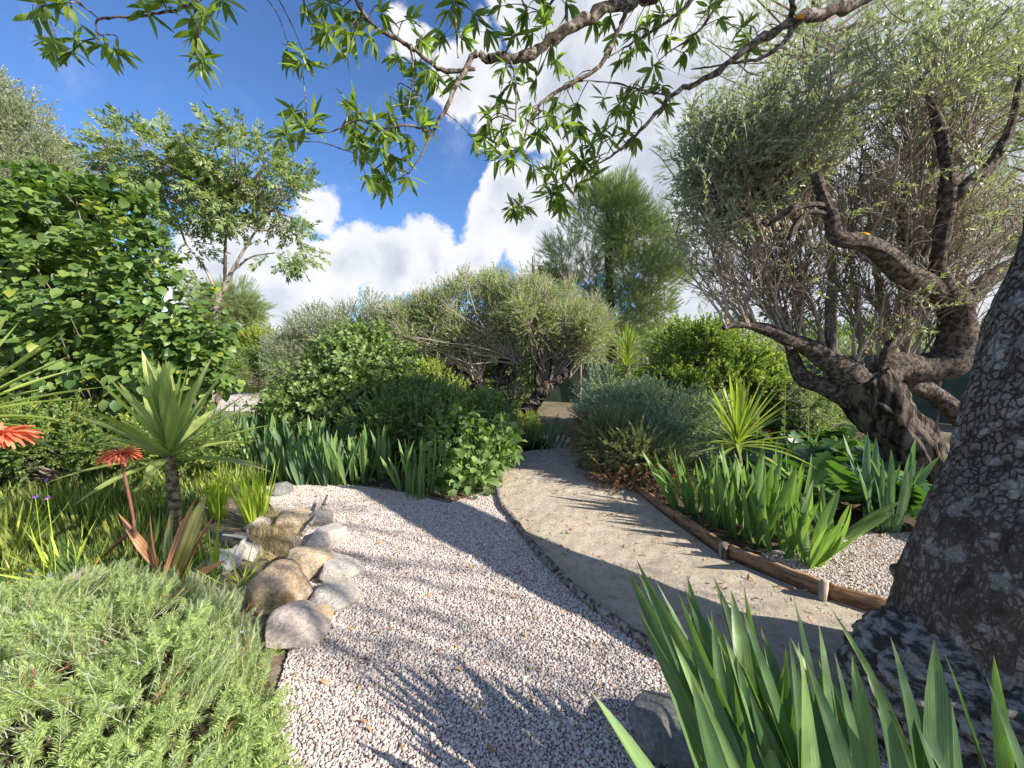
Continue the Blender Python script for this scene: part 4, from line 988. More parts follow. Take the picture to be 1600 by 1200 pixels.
# woody stems below
k = 60; qb = q[:k]; en = np.column_stack([qb, hz[:k] * .8]); st_ = np.array([-1.7, 1.5, .02]) + (en - np.array([-1.7, 1.5, 0])) * .35 * [1, 1, 0]
V, F, _ = tubes(np.stack([st_, (st_ + en) / 2 + (0, 0, .05), en], 1), np.tile([.010, .006, .003], (k, 1)), 5); link('stems', mesh_np('stems', V, [F]), limb_m, rb, kind='stuff')
k = 46; ii = RNG.integers(0, len(q), k); hb_ = pos[ii] + d[ii] * Ls[ii, None] * .6; V, F, v = batch(dia(.7), np.repeat(hb_, 4, 0) + RNG.normal(0, .004, (k * 4, 3)), rnd_dirs(k * 4), rnd_dirs(k * 4), .011)
link('blossom', mesh_np('blossom', V, [F], v), leaf_mat('pale_blue_petal', (.36, .36, .56), (.55, .55, .75), trans=.2), rb, kind='stuff')
soil_under = simple_noise_mat('rosemary_litter', [(.3, (.03, .024, .014)), (.7, (.12, .09, .05))], 30)
sheet('rosemary_soil', RP, .010, soil_under)

# ================================================================== TREES AND SHRUBS
def ell(px, py, Y, rw, rh, rd=None):
    """ellipsoid seen at px,py with pixel half width/height at depth Y"""
    c = P(px, py, Y); return c, np.array([rw / FPX * Y, (rd if rd else rw / FPX * Y * .8), rh / FPX * Y])
def clumps(ells, n, rng, lo=.55, hi=1.0):
    vol = np.array([np.prod(e[1]) ** .67 for e in ells]); k = rng.multinomial(n, vol / vol.sum()); out, od = [], []
    for (c, r), m in zip(ells, k):
        d = rnd_dirs(m, rng); f = lo + (hi - lo) * rng.random((m, 1)) ** .6
        out.append(c + d * r * f); od.append(nrm(d / r))
    return np.concatenate(out), np.concatenate(od)
def around(cen, od, per, rad, rng, out=.8, up=.3, rnd=.9):
    n = len(cen) * per; c = np.repeat(cen, per, 0); o = np.repeat(od, per, 0)
    rad = np.repeat(np.broadcast_to(rad, (len(cen),)), per)[:, None]
    d = rnd_dirs(n, rng); p = c + d * rad * rng.random((n, 1)) ** .5
    return p, nrm(d * rnd + o * out + np.array([0, 0, up]))
def limbs_to(root, cen, r0, r1, rng, K=6, sag=.12, sides=5):
    n = len(cen); f = np.linspace(0, 1, K)[None, :, None]; st = np.broadcast_to(root, cen.shape) if np.ndim(root) == 1 else root
    p = st[:, None] * (1 - f) + cen[:, None] * f; L = np.linalg.norm(cen - st, axis=1)[:, None, None]
    bow = np.sin(f * math.pi) * L * sag; p = p + np.array([0, 0, 1.]) * bow * rng.uniform(-.6, .8, (n, 1, 1)) + np.cumsum(rng.normal(size=(n, K, 3)), 1) * L * .025 * np.sin(f * math.pi)
    return tubes(p, np.linspace(1, 0, K)[None] * (r0 - r1) + r1 + np.zeros((n, 1)), sides)

# prototypes of sprigs (grow along +Y)
def sprig(name, mat, n, leafL, leafW, seed, ang=(.5, 1.1), lens=1.0, tmpl=None, stem=.012, flat=False, lvar=.3):
    r_ = np.random.default_rng(seed); f = np.sort(r_.uniform(.08, 1, n)); a = r_.uniform(0, 6.28, n) if not flat else np.where(np.arange(n) % 2, 0, math.pi) + r_.normal(0, .25, n)
    tl = r_.uniform(*ang, n) * (1 - .5 * f); bx, bz = r_.uniform(-.2, .2, 2)
    base = np.column_stack([bx * f ** 2, f, bz * f ** 2]); d = np.column_stack([np.cos(a) * np.sin(tl), np.cos(tl), np.sin(a) * np.sin(tl)])
    upv = nrm(np.column_stack([-np.cos(a) * .5, np.ones(n), -np.sin(a) * .5]) + r_.normal(0, .35, (n, 3))) if not flat else nrm(np.column_stack([r_.normal(0, .3, n), r_.normal(0, .3, n), np.ones(n)]))
    V, F, v = batch(tmpl or dia(leafW / leafL), base, d, upv, leafL * r_.uniform(1 - lvar, 1 + lvar, n), 1, r_)
    if stem:
        T, TF, tv = tubes(np.column_stack([bx * np.linspace(0, 1, 4) ** 2, np.linspace(0, 1, 4), bz * np.linspace(0, 1, 4) ** 2]), np.linspace(stem, stem * .4, 4), 3)
        F = np.vstack([F, TF + len(V)]); V = np.vstack([V, T]); v = np.concatenate([v, np.full(len(T), .3)])
    return proto(name, V, F, mat, v)
ol = leaf_mat('olive_leaf', (.11, .125, .08), (.29, .305, .225), trans=.22, rough=.4, back=(.33, .36, .28), spec=.4)
ol2 = leaf_mat('olive_leaf_fresh', (.13, .16, .085), (.33, .36, .20), trans=.28, rough=.4, back=(.34, .38, .25), spec=.4)
pn = leaf_mat('pine_needle', (.10, .13, .06), (.25, .29, .14), trans=.25, rough=.5)
jn = leaf_mat('juniper_scale', (.14, .185, .12), (.33, .39, .27), trans=.12, rough=.55)
jd = leaf_mat('juniper_dead', (.12, .07, .035), (.26, .16, .09), trans=.08, rough=.8)
sh = leaf_mat('shrub_leaf', (.075, .12, .042), (.20, .26, .095), trans=.28, rough=.42)
shy = leaf_mat('shrub_leaf_yellow', (.14, .175, .045), (.32, .35, .10), trans=.3, rough=.42)
mu = leaf_mat('broad_leaf', (.034, .074, .018), (.125, .185, .052), trans=.26, rough=.42, odd=(.24, .28, .05), spec=.38)
me_ = leaf_mat('compound_leaf', (.085, .125, .045), (.23, .27, .125), trans=.32, rough=.45)
twm = simple_noise_mat('twig_bark', [(.3, (.16, .125, .095)), (.7, (.34, .28, .22))], 30)
twp = simple_noise_mat('pale_twig_bark', [(.3, (.28, .23, .18)), (.7, (.50, .43, .35))], 30)
olb = bark_mat('olive_bark', (.06, .047, .04), (.15, .12, .10), (.27, .225, .19), 10, .16, .05, gain=1.1)
PO = [sprig('olive_sprig%d' % i, ol, 20, .21, .058, 200 + i) for i in range(4)]
POF = [sprig('olive_fresh%d' % i, ol2, 20, .21, .058, 210 + i) for i in range(4)]
PPN = [sprig('pine_sprig%d' % i, pn, 46, .42, .016, 220 + i, ang=(.25, .9), stem=.015) for i in range(3)]
PJ = [sprig('juniper_sprig%d' % i, jn, 46, .26, .035, 230 + i, ang=(.3, .8)) for i in range(3)]
PJD = [sprig('juniper_dead%d' % i, jd, 40, .24, .028, 240 + i, ang=(.3, 1.1)) for i in range(3)]
PS = [sprig('shrub_sprig%d' % i, sh, 14, .36, .17, 250 + i, ang=(.6, 1.4), tmpl=strip(3, .5, .3, .25)) for i in range(4)]
PSS = [sprig('small_sprig%d' % i, sh, 22, .22, .10, 260 + i, ang=(.5, 1.3)) for i in range(4)]
PSY = [sprig('yellow_sprig%d' % i, shy, 22, .24, .09, 270 + i, ang=(.4, 1.2)) for i in range(4)]
PM = [sprig('compound_sprig%d' % i, me_, 22, .30, .10, 280 + i, ang=(.9, 1.3), flat=True) for i in range(3)]

def bush(name, label, cat, ells, ncl, per, crad, protos, size, root, ntw=60, mat=twm, rng=None, out=.8, up=.3, lo=.5, tw=(.014, .004), group=None, extra=None):
    rng = rng or np.random.default_rng(abs(hash(label[:9])) % 1 + len(label) * 7)
    t = thing(name, root, label, cat, group)
    cen, od = clumps(ells, ncl, rng, lo); cr = crad * rng.uniform(.6, 1.3, ncl)
    p, d = around(cen, od, per, cr, rng, out, up); keep = p[:, 2] > .02; p, d = p[keep], d[keep]
    if name in ('olive_tree', 'pine_tree', 'chinaberry_tree', 'evergreen_tree'): pn_ = 'crown'
    else: pn_ = 'foliage'
    scatter(pn_, protos, p, d, nrm(UPV + rng.normal(0, .7, (len(p), 3))), rng.uniform(*size, len(p)), t, rng, kind='stuff')
    if extra: 
        pr2, frac = extra; k = rng.random(len(p)) < frac; k &= od.repeat(per, 0)[keep][:, 2] > -2
        scatter(pn_, pr2, p[k] + rng.normal(0, .02, (k.sum(), 3)), d[k], UPV + rng.normal(0, .7, (k.sum(), 3)), rng.uniform(*size, k.sum()), t, rng, kind='stuff')
    V, F, _ = limbs_to(np.asarray(root, float), cen[:ntw], tw[0], tw[1], rng); link('stems', mesh_np('stems', V, [F]), mat, t, kind='stuff')
    return t, cen, od

# ---- broad-leaved shrub mass (mulberry-like) at the side: big leaves, 300 of them as parts
def mulb():
    rng = np.random.default_rng(31); Y = 5.2
    ells = [ell(60, 470, Y, 230, 195, 1.0), ell(200, 520, Y - .1, 140, 150, .9), ell(270, 560, Y - .2, 95, 90, .7), ell(130, 370, Y + .2, 120, 80, .8), ell(-60, 560, Y - .2, 200, 150, 1.0), ell(20, 350, Y + .1, 110, 90, .8), ell(190, 320, Y + .2, 45, 32, .4), ell(330, 585, Y - .1, 50, 34, .4)]
    root = np.array([P(130, 600, Y)[0], Y + .4, 0.]); t = thing('leafy_shrub', root, 'tall dense shrub with broad bright green heart shaped leaves behind the yuccas', 'shrub')
    cen, od = clumps(ells, 520, rng, .72, 1.0); keep = cen[:, 2] > .1; cen, od = cen[keep], od[keep]
    front = od[:, 1] < .35; cen, od = cen[front], od[front]
    heart = lambda t: (1.0 if t < .45 else 1 - ((t - .45) / .55) ** 1.3) * (.62 + t * .85 if t < .45 else 1) + .0001
    T = [strip(5, w_, .25, b_, heart, tw_) for w_, b_, tw_ in ((.85, .25, 0), (.8, .4, .2), (.9, .1, -.2))]
    per = 20; n = len(cen) * per; c = np.repeat(cen, per, 0); o = np.repeat(od, per, 0)
    p = c + rnd_dirs(n, rng) * rng.uniform(.03, .24, (n, 1)) * np.array([1, .8, .8]); L = rng.uniform(.06, .14, n)
    d = nrm(o * .9 + rnd_dirs(n, rng) * .7 + np.array([0, -.35, -.45])); up = nrm(np.array([.25, -.35, 1.]) + rng.normal(0, .33, (n, 3)))
    order = np.argsort((p[:, 1]) - L * 4)
    LMm = []
    for k, tt in enumerate(T):
        m_ = mesh_np('broad_leaf', tt[0], [tt[1]], None, False, tt[2]); m_.materials.append(mu); LMm.append(m_)
    vis = [i for i in order if -5.2 < p[i, 0] and .25 < p[i, 2] < 4.2][:285]
    for j, i in enumerate(vis): put('leaf', LMm[j % 3], t, p[i], d[i], up[i], L[i])
    rest = np.setdiff1d(np.arange(n), vis); parts = []
    for k in range(3): s = rest[k::3]; parts.append(batch(T[k], p[s], d[s], up[s], L[s], 1, rng))
    V, F, r = join(parts); link('foliage', mesh_np('foliage', V, [F], r), mu, t, kind='stuff')
    # inner leaves, sparser, give depth
    c2, o2 = clumps(ells, 3600, rng, .2, .72); k = c2[:, 2] > .1; c2, o2 = c2[k], o2[k]; V, F, r = batch(T[0], c2, nrm(rnd_dirs(len(c2), rng) + (0, 0, -.5)), nrm(UPV + rng.normal(0, .4, (len(c2), 3))), .15, 1, rng)
    link('foliage', mesh_np('foliage_inner', V, [F], r), mu, t, kind='stuff')
    V, F, _ = limbs_to(root, cen[::4], .022, .004, rng); link('stems', mesh_np('stems', V, [F]), twm, t, kind='stuff')
mulb()

# ---- chinaberry behind it: thin trunk, layered sprays
def tree(name, label, cat, trunk, rads, ells, ncl, per, crad, protos, size, nl=40, bark=None, seed=1, out=.6, up=.4, lo=.5, extra=None, hi=1.0, limb=(.05, .008), forks=None, rnd=.9):
    rng = np.random.default_rng(seed); base = np.array(trunk[0], float); t = thing(name, base, label, cat)
    p, r = smooth_line(trunk, rads, 10, .12, rng); V, F, _ = tubes(p, r, 14); link('trunk', mesh_np('trunk', V, [F], None, True), bark or olb, t)
    for fp, fr in forks or []:
        p2, r2 = smooth_line(fp, fr, 8, .15, rng); V, F, _ = tubes(p2, r2, 12); link('limb', mesh_np('limb', V, [F], None, True), bark or olb, t)
    cen, od = clumps(ells, ncl, rng, lo, hi); cr = crad * rng.uniform(.6, 1.35, len(cen))
    pp, d = around(cen, od, per, cr, rng, out, up, rnd)
    scatter('crown', protos, pp, d, nrm(UPV + rng.normal(0, .7, (len(pp), 3))), rng.uniform(*size, len(pp)), t, rng, kind='stuff')
    if extra: scatter('crown', extra[0], *(lambda k: (pp[k] + rng.normal(0, .03, (k.sum(), 3)), d[k], nrm(UPV + rng.normal(0, .7, (k.sum(), 3))), rng.uniform(*size, k.sum())))(rng.random(len(pp)) < extra[1]), t, rng, kind='stuff')
    if not nl: return t, cen, od
    src = [q_ for q_ in p[int(len(p) * .4):]] + [np.array(f[0][-1]) for f in forks or []] + [np.array(f[0][len(f[0]) // 2]) for f in forks or []]
    ii = np.arange(min(nl, len(cen))); S_ = np.array(src); dz = cen[ii][:, None, 2] - S_[None, :, 2]; hd_ = np.linalg.norm(cen[ii][:, None, :2] - S_[None, :, :2], axis=2)
    j = np.argmin(np.abs(dz - .45 * hd_) + hd_ * .6 + rng.uniform(0, .2, dz.shape), 1)
    V, F, _ = limbs_to(S_[j], cen[ii], limb[0], limb[1], rng); link('branches', mesh_np('branches', V, [F]), bark if limb[0] > .03 and bark else twm, t, kind='stuff')
    return t, cen, od
pb = bark_mat('smooth_grey_bark', (.12, .10, .085), (.22, .19, .16), (.34, .30, .27), 10, .4, .006)
Yc = 8.0
tree('chinaberry_tree', 'slender tree with feathery leaves and pale lilac blossom behind the broad leaved shrub', 'tree',
     [(P(325, 620, Yc)[0], Yc, 0), P(335, 500, Yc), P(350, 450, Yc), P(362, 425, Yc)], [.09, .065, .05, .04],
     [ell(250, 260, Yc, 75, 42, .9), ell(340, 250, Yc, 60, 40, .9), ell(400, 260, Yc, 60, 45, .9), ell(440, 320, Yc, 58, 42, .8), ell(350, 310, Yc, 80, 42, .9), ell(280, 300, Yc, 60, 38, .8), ell(455, 385, Yc, 35, 28, .5), ell(180, 245, Yc, 26, 14, .3), ell(290, 380, Yc, 55, 45, .7), ell(230, 290, Yc, 50, 30, .5), ell(345, 215, Yc, 30, 12, .3)],
     120, 12, .25, PM, (.20, .34), 90, pb, 7, out=.9, up=-.25, lo=.3, limb=(.022, .006), forks=[([P(352, 450, Yc), P(352, 400, Yc), P(355, 360, Yc), P(370, 320, Yc)], [.035, .028, .02, .01]), ([P(360, 428, Yc), P(400, 360, Yc), P(420, 330, Yc)], [.03, .02, .01]), ([P(362, 425, Yc), P(392, 402, Yc), P(430, 395, Yc)], [.028, .018, .01]), ([P(345, 470, Yc), P(320, 420, Yc), P(290, 380, Yc)], [.03, .02, .01])])
rng = np.random.default_rng(77); cen, od = clumps([ell(250, 262, Yc, 70, 38, .8), ell(350, 270, Yc, 100, 55, .8), ell(440, 330, Yc, 50, 35, .6)], 60, rng, .5)
p_, d_ = around(cen, od, 26, .13, rng); V, F, r = batch(dia(.6), p_, d_, rnd_dirs(len(p_), rng), .035, 1, rng)
o = link('blossom', mesh_np('blossom', V, [F], r), leaf_mat('lilac_petal', (.38, .30, .40), (.60, .52, .60), trans=.3), bpy.data.objects['chinaberry_tree'], kind='stuff')

tree('evergreen_tree', 'big grey green evergreen tree towering behind the broad leaved shrub', 'tree', [(P(-60, 600, 13)[0], 13, 0), P(-60, 450, 13), P(-60, 300, 13)], [.3, .25, .15],
     [ell(10, 330, 13, 110, 150, 1.8), ell(-40, 230, 13, 105, 110, 1.6), ell(-120, 300, 13, 120, 200, 2), ell(50, 300, 13, 55, 70, 1)], 330, 42, .42, PO, (.30, .48), 60, None, 9, lo=.65, out=.9)
tree('pine_tree', 'rounded green pine standing beyond the feathery tree above the far terrace', 'pine tree', [(P(368, 560, 24)[0], 24, 0), P(370, 520, 24), P(372, 490, 24)], [.25, .2, .12],
     [ell(372, 478, 24, 30, 32, 1.3), ell(345, 485, 24, 30, 28, 1.2), ell(388, 495, 24, 16, 18, .7), ell(330, 520, 24, 30, 30, 1.2), ell(360, 520, 24, 34, 26, 1.2)], 130, 22, .4, PPN, (.45, .7), 30, None, 10, lo=.6)

# ---- middle olives with gnarled trunks
Yo = 10.2
def P0(px, py, Y): q = P(px, py, Y); return (q[0], Y, 0)
t1 = tree('olive_tree', 'pruned olive with dark forked trunk and broad flat topped crown beyond the leafy shrubs', 'olive tree',
     [P0(762, 660, Yo), P(760, 625, Yo), P(750, 605, Yo), P(742, 590, Yo)], [.30, .24, .24, .2],
     [ell(665, 515, Yo, 50, 48, .8), ell(730, 490, Yo, 62, 52, .9), ell(790, 480, Yo + .5, 45, 46, .9), ell(640, 505, Yo, 26, 30, .6), ell(760, 462, Yo, 30, 24, .6), ell(700, 470, Yo, 24, 22, .5)], 125, 46, .25, POF, (.15, .26), 0, None, 12, lo=.35, out=.5, up=.6,
     forks=[([P(745, 600, Yo), P(715, 585, Yo), P(695, 560, Yo), P(665, 545, Yo)], [.19, .14, .10, .06]), ([P(750, 605, Yo), P(775, 590, Yo), P(790, 560, Yo), P(785, 530, Yo)], [.2, .16, .13, .08]), ([P(745, 595, Yo), P(750, 560, Yo), P(745, 530, Yo)], [.14, .1, .06]), ([P(770, 600, Yo), P(800, 590, Yo), P(812, 565, Yo)], [.13, .1, .05])])
t2 = tree('olive_tree', 'second pruned olive leaning over the bend of the path with a brighter green crown', 'olive tree',
     [P0(818, 668, Yo - .4), P(828, 640, Yo - .4), P(842, 618, Yo - .4), P(858, 602, Yo - .4)], [.24, .19, .17, .15],
     [ell(830, 490, Yo - .4, 52, 52, .9), ell(885, 495, Yo - .4, 52, 48, .9), ell(920, 520, Yo - .3, 30, 38, .7), ell(850, 462, Yo - .4, 26, 22, .5)], 110, 46, .25, POF, (.15, .26), 0, None, 13, lo=.35, out=.5, up=.6,
     forks=[([P(855, 603, Yo - .4), P(875, 592, Yo - .4), P(888, 578, Yo - .4), P(895, 560, Yo - .4)], [.13, .11, .08, .05]), ([P(845, 615, Yo - .4), P(838, 590, Yo - .4), P(842, 560, Yo - .4)], [.10, .07, .04]), ([P(858, 602, Yo - .4), P(862, 575, Yo - .4), P(858, 545, Yo - .4)], [.08, .05, .03])])
for (t, cen, od), src, sd_ in ((t1, [(745, 590), (700, 565), (790, 555), (750, 550), (812, 565), (665, 548)], 5), (t2, [(858, 602), (888, 578), (842, 570), (862, 570), (895, 562)], 6)):
    rng = np.random.default_rng(sd_); s_ = np.array([P(x, y, Yo - .2) for x, y in src]); k = 260
    st = s_[rng.integers(0, len(s_), k)] + rng.normal(0, .06, (k, 3)); j = rng.integers(0, len(cen), k); e = cen[j]
    V, F, _ = limbs_to(st, e, .022, .005, rng, 6, .05, 4); link('branches', mesh_np('shoots', V, [F]), twp, t, kind='stuff')
    b1, r1 = branches(np.repeat(e, 5, 0), nrm(np.repeat(nrm(e - st), 5, 0) + rnd_dirs(k * 5, rng) * .6), rng.uniform(.3, .6, k * 5), .006, .002, 4, .15, .1, rng)
    V, F, _ = tubes(b1, r1, 3); link('branches', mesh_np('shoot_tips', V, [F]), twp, t, kind='stuff')
tree('olive_tree', 'silvery olive crown farther off between the far terrace and the dark forked olive', 'olive tree', [P0(560, 620, 15), P(560, 580, 15), P(560, 560, 15)], [.3, .25, .2],
     [ell(500, 525, 15, 40, 38, 1.2), ell(560, 510, 15, 48, 38, 1.3), ell(605, 505, 15, 30, 35, 1.), ell(640, 510, 15.5, 34, 38, 1.2), ell(470, 560, 15, 38, 38, 1.1), ell(550, 560, 15, 80, 35, 1.2)], 150, 42, .38, PO, (.22, .36), 90, None, 14, lo=.45, up=.6, limb=(.05, .01))
tree('olive_tree', 'small pale silvery olive beside the wooden posts above the far landing', 'olive tree', [P0(455, 600, 20), P(455, 580, 20), P(455, 570, 20)], [.15, .12, .1],
     [ell(455, 560, 20, 26, 32, 1.), ell(435, 545, 22, 20, 22, 1)], 70, 20, .35, PO, (.28, .45), 20, None, 15, lo=.4)
tree('pine_tree', 'loose bushy pine rising behind the brighter olive at the path bend', 'pine tree', [P0(960, 620, 17), P(955, 520, 17), P(950, 400, 17), P(948, 330, 17)], [.3, .22, .14, .06],
     [ell(950, 340, 17, 62, 42, 1.3), ell(905, 400, 17, 52, 52, 1.3), ell(990, 370, 17, 52, 52, 1.3), ell(945, 440, 17, 95, 42, 1.6), ell(1010, 440, 17, 50, 60, 1.3), ell(965, 310, 17, 28, 22, .7), ell(960, 490, 17, 85, 34, 1.4), ell(1040, 380, 17, 36, 70, 1.)], 200, 58, .55, PPN, (.22, .40), 36, None, 16, lo=.4, out=.5, up=.8, limb=(.03, .008))
tree('conifer_tree', 'small dark pointed conifer top peeping between the olive and the bushy pine', 'conifer', [P0(833, 600, 19), P(833, 480, 19), P(832, 400, 19)], [.15, .1, .02],
     [ell(833, 415, 19, 10, 22, .3), ell(833, 450, 19, 20, 26, .5), ell(830, 480, 19, 26, 20, .6)], 45, 18, .25, PPN, (.3, .5), 10, None, 17, lo=.1)

# ---- tall airy trees behind the old olive
tree('pine_tree', 'tall airy pine behind the gnarled olive filling the sky over it', 'pine tree', [P0(1290, 640, 12), P(1300, 400, 12), P(1280, 150, 12), P(1270, -20, 12)], [.2, .13, .09, .05],
     [ell(1240, 90, 12, 150, 110, 2), ell(1360, 120, 12.5, 130, 130, 2), ell(1130, 210, 11.5, 90, 70, 1.4), ell(1180, 250, 12, 90, 70, 1.4), ell(1100, 330, 11.5, 70, 90, 1.2), ell(1420, 250, 13, 110, 120, 1.6), ell(1080, 240, 11.5, 45, 34, .8), ell(1190, 30, 12, 90, 60, 1.4), ell(1480, 60, 13, 80, 90, 1.4), ell(1110, 430, 12, 50, 60, 1.2)], 130, 26, .55, PPN, (.2, .36), 140, None, 18, lo=.35, out=.6, up=.5, limb=(.045, .012))
tree('pine_tree', 'second airy pine closer to the big trunk with thin drooping sprays', 'pine tree', [P0(1660, 640, 11), P(1640, 400, 11), P(1620, 150, 11)], [.2, .14, .1],
     [ell(1560, 120, 11, 100, 110, 1.6), ell(1620, 300, 11, 110, 130, 1.6), ell(1500, 330, 12, 90, 100, 1.4), ell(1560, 30, 11, 80, 60, 1.4), ell(1700, 200, 11, 120, 160, 1.6)], 70, 16, .5, PPN, (.35, .65), 70, None, 19, lo=.4, out=.4, up=-.2, limb=(.04, .01))

# ================================================================== OLD GNARLED OLIVE (hero)
def old_olive():
    rng = np.random.default_rng(91); Y = 4.3
    q = lambda x, y, d=0.: P(x, y, Y + d)
    base = np.array([q(1452, 800)[0], Y, 0.]); t = thing('olive_tree', base, 'ancient gnarled olive with dark twisted limbs and a huge twiggy crown behind the big trunk', 'olive tree')
    def bark_tube(pts, rad, sides, amp, k=10, name='limb', mat=None):
        p, r = smooth_line(pts, rad, k, .0)
        dsp = lambda v, a, z, r_: amp * (1 - 2.2 * abs(mn.noise(Vector((math.cos(a) * 3.2, math.sin(a) * 3.2, 0)) + v * 2.2))) + amp * 1.6 * mn.noise(v * 3.4) + amp * .5 * mn.noise(v * 11)
        V, F = displaced_tube(p, r, sides, dsp); link(name, mesh_np(name, V, [F], None, True), mat or olb, t); return p
    bark_tube([q(1475, 830), q(1462, 780), q(1446, 735), q(1420, 690), q(1385, 650), q(1358, 615), q(1345, 585)], [.40, .31, .26, .235, .24, .27, .22], 60, .035, 14, 'trunk')
    Ls = []
    oll = bark_mat('olive_limb_bark', (.11, .088, .074), (.155, .125, .105), (.23, .195, .165), 22, 1.0, .03, gain=1.15)
    def L_(pts, rad, s=22, a=.018):
        Ls.append(bark_tube(pts, [q_ * .82 for q_ in rad], s, a * .6, mat=oll))
    L_([q(1345, 610), q(1318, 580), q(1290, 560), q(1255, 540), q(1230, 530, -.1), q(1200, 516, -.15), q(1160, 506, -.2), q(1130, 512, -.25)], [.20, .17, .13, .10, .085, .065, .045, .025])
    L_([q(1330, 625), q(1290, 605, .1), q(1255, 590, .15), q(1240, 560, .15), q(1230, 525, .1), q(1222, 480, .1)], [.12, .11, .10, .07, .045, .03])
    L_([q(1350, 610), q(1395, 575), q(1440, 575), q(1482, 562, -.05), q(1496, 520, -.08), q(1492, 480, -.1), q(1478, 452, -.12)], [.20, .18, .18, .20, .17, .16, .15], 30, .026)
    L_([q(1482, 465, -.15), q(1450, 445, -.3), q(1412, 428, -.45), q(1378, 395, -.55), q(1345, 378, -.6), q(1308, 372, -.65), q(1300, 340, -.65), q(1285, 308, -.65), q(1274, 270, -.65)], [.14, .13, .12, .10, .085, .07, .065, .055, .04], 24, .014)
    L_([q(1485, 470, -.2), q(1466, 420, -.4), q(1470, 370, -.5), q(1480, 310, -.55), q(1478, 250, -.55), q(1465, 190, -.5), q(1440, 120, -.4)], [.10, .075, .07, .06, .05, .035, .02])
    L_([q(1478, 320, -.55), q(1510, 290, -.6), q(1545, 260, -.6), q(1572, 215, -.6), q(1588, 160, -.6), q(1600, 100, -.5)], [.045, .042, .04, .036, .03, .02])
    L_([q(1490, 500, .1), q(1530, 450, .1), q(1570, 420, .1), q(1630, 380, .2), q(1700, 300, .2)], [.12, .10, .08, .06, .04])
    L_([q(1370, 600, .2), q(1420, 600, .25), q(1465, 618, .3), q(1500, 650, .3), q(1530, 690, .3)], [.13, .13, .12, .12, .10], 22, .02)
    L_([q(1375, 575, -.1), q(1390, 535, -.15), q(1420, 500, -.15), q(1460, 482, -.15)], [.04, .035, .032, .025])
    L_([q(1300, 325, -.65), q(1270, 320, -.7), q(1235, 328, -.75), q(1200, 352, -.8)], [.028, .024, .02, .012])
    L_([q(1298, 335, -.65), q(1265, 332, -.7), q(1245, 350, -.7), q(1232, 374, -.7)], [.022, .018, .014, .01])
    for pts, rd in (([q(1345, 590), q(1346, 540), q(1340, 480), q(1330, 420), q(1331, 370)], [.03, .026, .022, .018, .012]), ([q(1395, 560), q(1385, 500), q(1372, 430), q(1368, 380)], [.045, .04, .03, .02]),
                    ([q(1415, 560), q(1414, 500), q(1410, 440)], [.025, .02, .018]), ([q(1235, 545, -.1), q(1215, 480, -.1), q(1190, 420, -.15), q(1150, 385, -.2), q(1115, 350, -.2)], [.028, .024, .02, .015, .01]),
                    ([q(1285, 560), q(1275, 490), q(1245, 430), q(1215, 380)], [.025, .02, .016, .01]), ([q(1455, 450), q(1450, 380), q(1448, 300), q(1460, 230)], [.045, .04, .03, .02])):
        p, r = smooth_line(pts, rd, 6, .25, rng); V, F, _ = tubes(p, r, 9); link('branch', mesh_np('branch', V, [F], None, True), twm, t); Ls.append(p)
    lm = rock_mesh(72, .6); lm.transform(Matrix.Translation(Vector(q(1350, 366, -.66))) @ Matrix.Diagonal((.055, .03, .035, 1))); link('lichen', lm, lich, t, label='orange lichen on the elbow limb')
    # upright shoots
    src = np.concatenate([l[2:] for l in Ls]); src = src[(src[:, 2] > 1.25)]
    n = 230; i = rng.integers(0, len(src), n); st = src[i] + rng.normal(0, .02, (n, 3))
    cx = P(1330, 500, Y)[0]; lean = np.clip((st[:, :1] - cx) * .35, -.8, .8)
    d = nrm(np.column_stack([lean + rng.normal(0, .3, (n, 1)), rng.normal(.30, .34, (n, 1)), np.ones(n)]))
    st[:, 1] = np.maximum(st[:, 1], 4.0)
    p1, r1 = branches(st, d, rng.uniform(.5, 1.35, n), rng.uniform(.010, .022, n), .005, 8, .13, .06, rng)
    top_ok = np.ones(n, bool)
    s2, d2, _, L2 = sub(p1, r1, 7, .2, 1, .65, .5, .55, rng, .15); p2, r2 = branches(s2, d2, L2 * rng.uniform(.6, 1.3, len(s2)), .0065, .0028, 6, .2, .06, rng)
    s3, d3, _, L3 = sub(p2, r2, 5, .2, 1, .8, .5, .24, rng, .05); p3, r3 = branches(s3, d3, L3 * rng.uniform(.5, 1.3, len(s3)), .0032, .0014, 4, .25, .02, rng)
    def keepf(p):   # open upper-left sky corner stays free of twigs
        e = p[:, -1]; px = 800 + FPX * e[:, 0] / e[:, 1]; py = 550 - FPX * (e[:, 2] - CAMZ) / e[:, 1]
        return ~((px < 1055) | ((px < 1150) & (py < 190)) | (py < -40) | (px > 1640)) & (py < 600 - (px < 1200) * 60)
    k2 = keepf(p2); k3 = keepf(p3)
    e1 = p1[:, -1]; k1 = (FPX * e1[:, 0] / e1[:, 1] + 800) < 1660
    V, F, _ = tubes(p1[k1], r1[k1], 6); link('shoots', mesh_np('shoots', V, [F]), twp, t, kind='stuff')
    V, F, _ = tubes(p2[k2], r2[k2], 4); link('shoots', mesh_np('shoots', V, [F]), twm, t, kind='stuff')
    p3, r3 = p3[k3], r3[k3]
    V, F, _ = tubes(p3, r3, 3); link('twigs', mesh_np('twigs', V, [F]), twp, t, kind='stuff')
    # leaves: mostly on the outer and upper shoots, interior stays bare
    e = p3[:, -1]; px = 800 + FPX * e[:, 0] / e[:, 1]; hgt = e[:, 2]
    pz = 550 - FPX * (hgt - CAMZ) / e[:, 1]; lim = np.interp(px, [1040, 1200, 1300, 1400, 1600], [400, 330, 230, 170, 170]); pr = np.clip(1 - (pz - lim + 50) / 100, .10, .95)
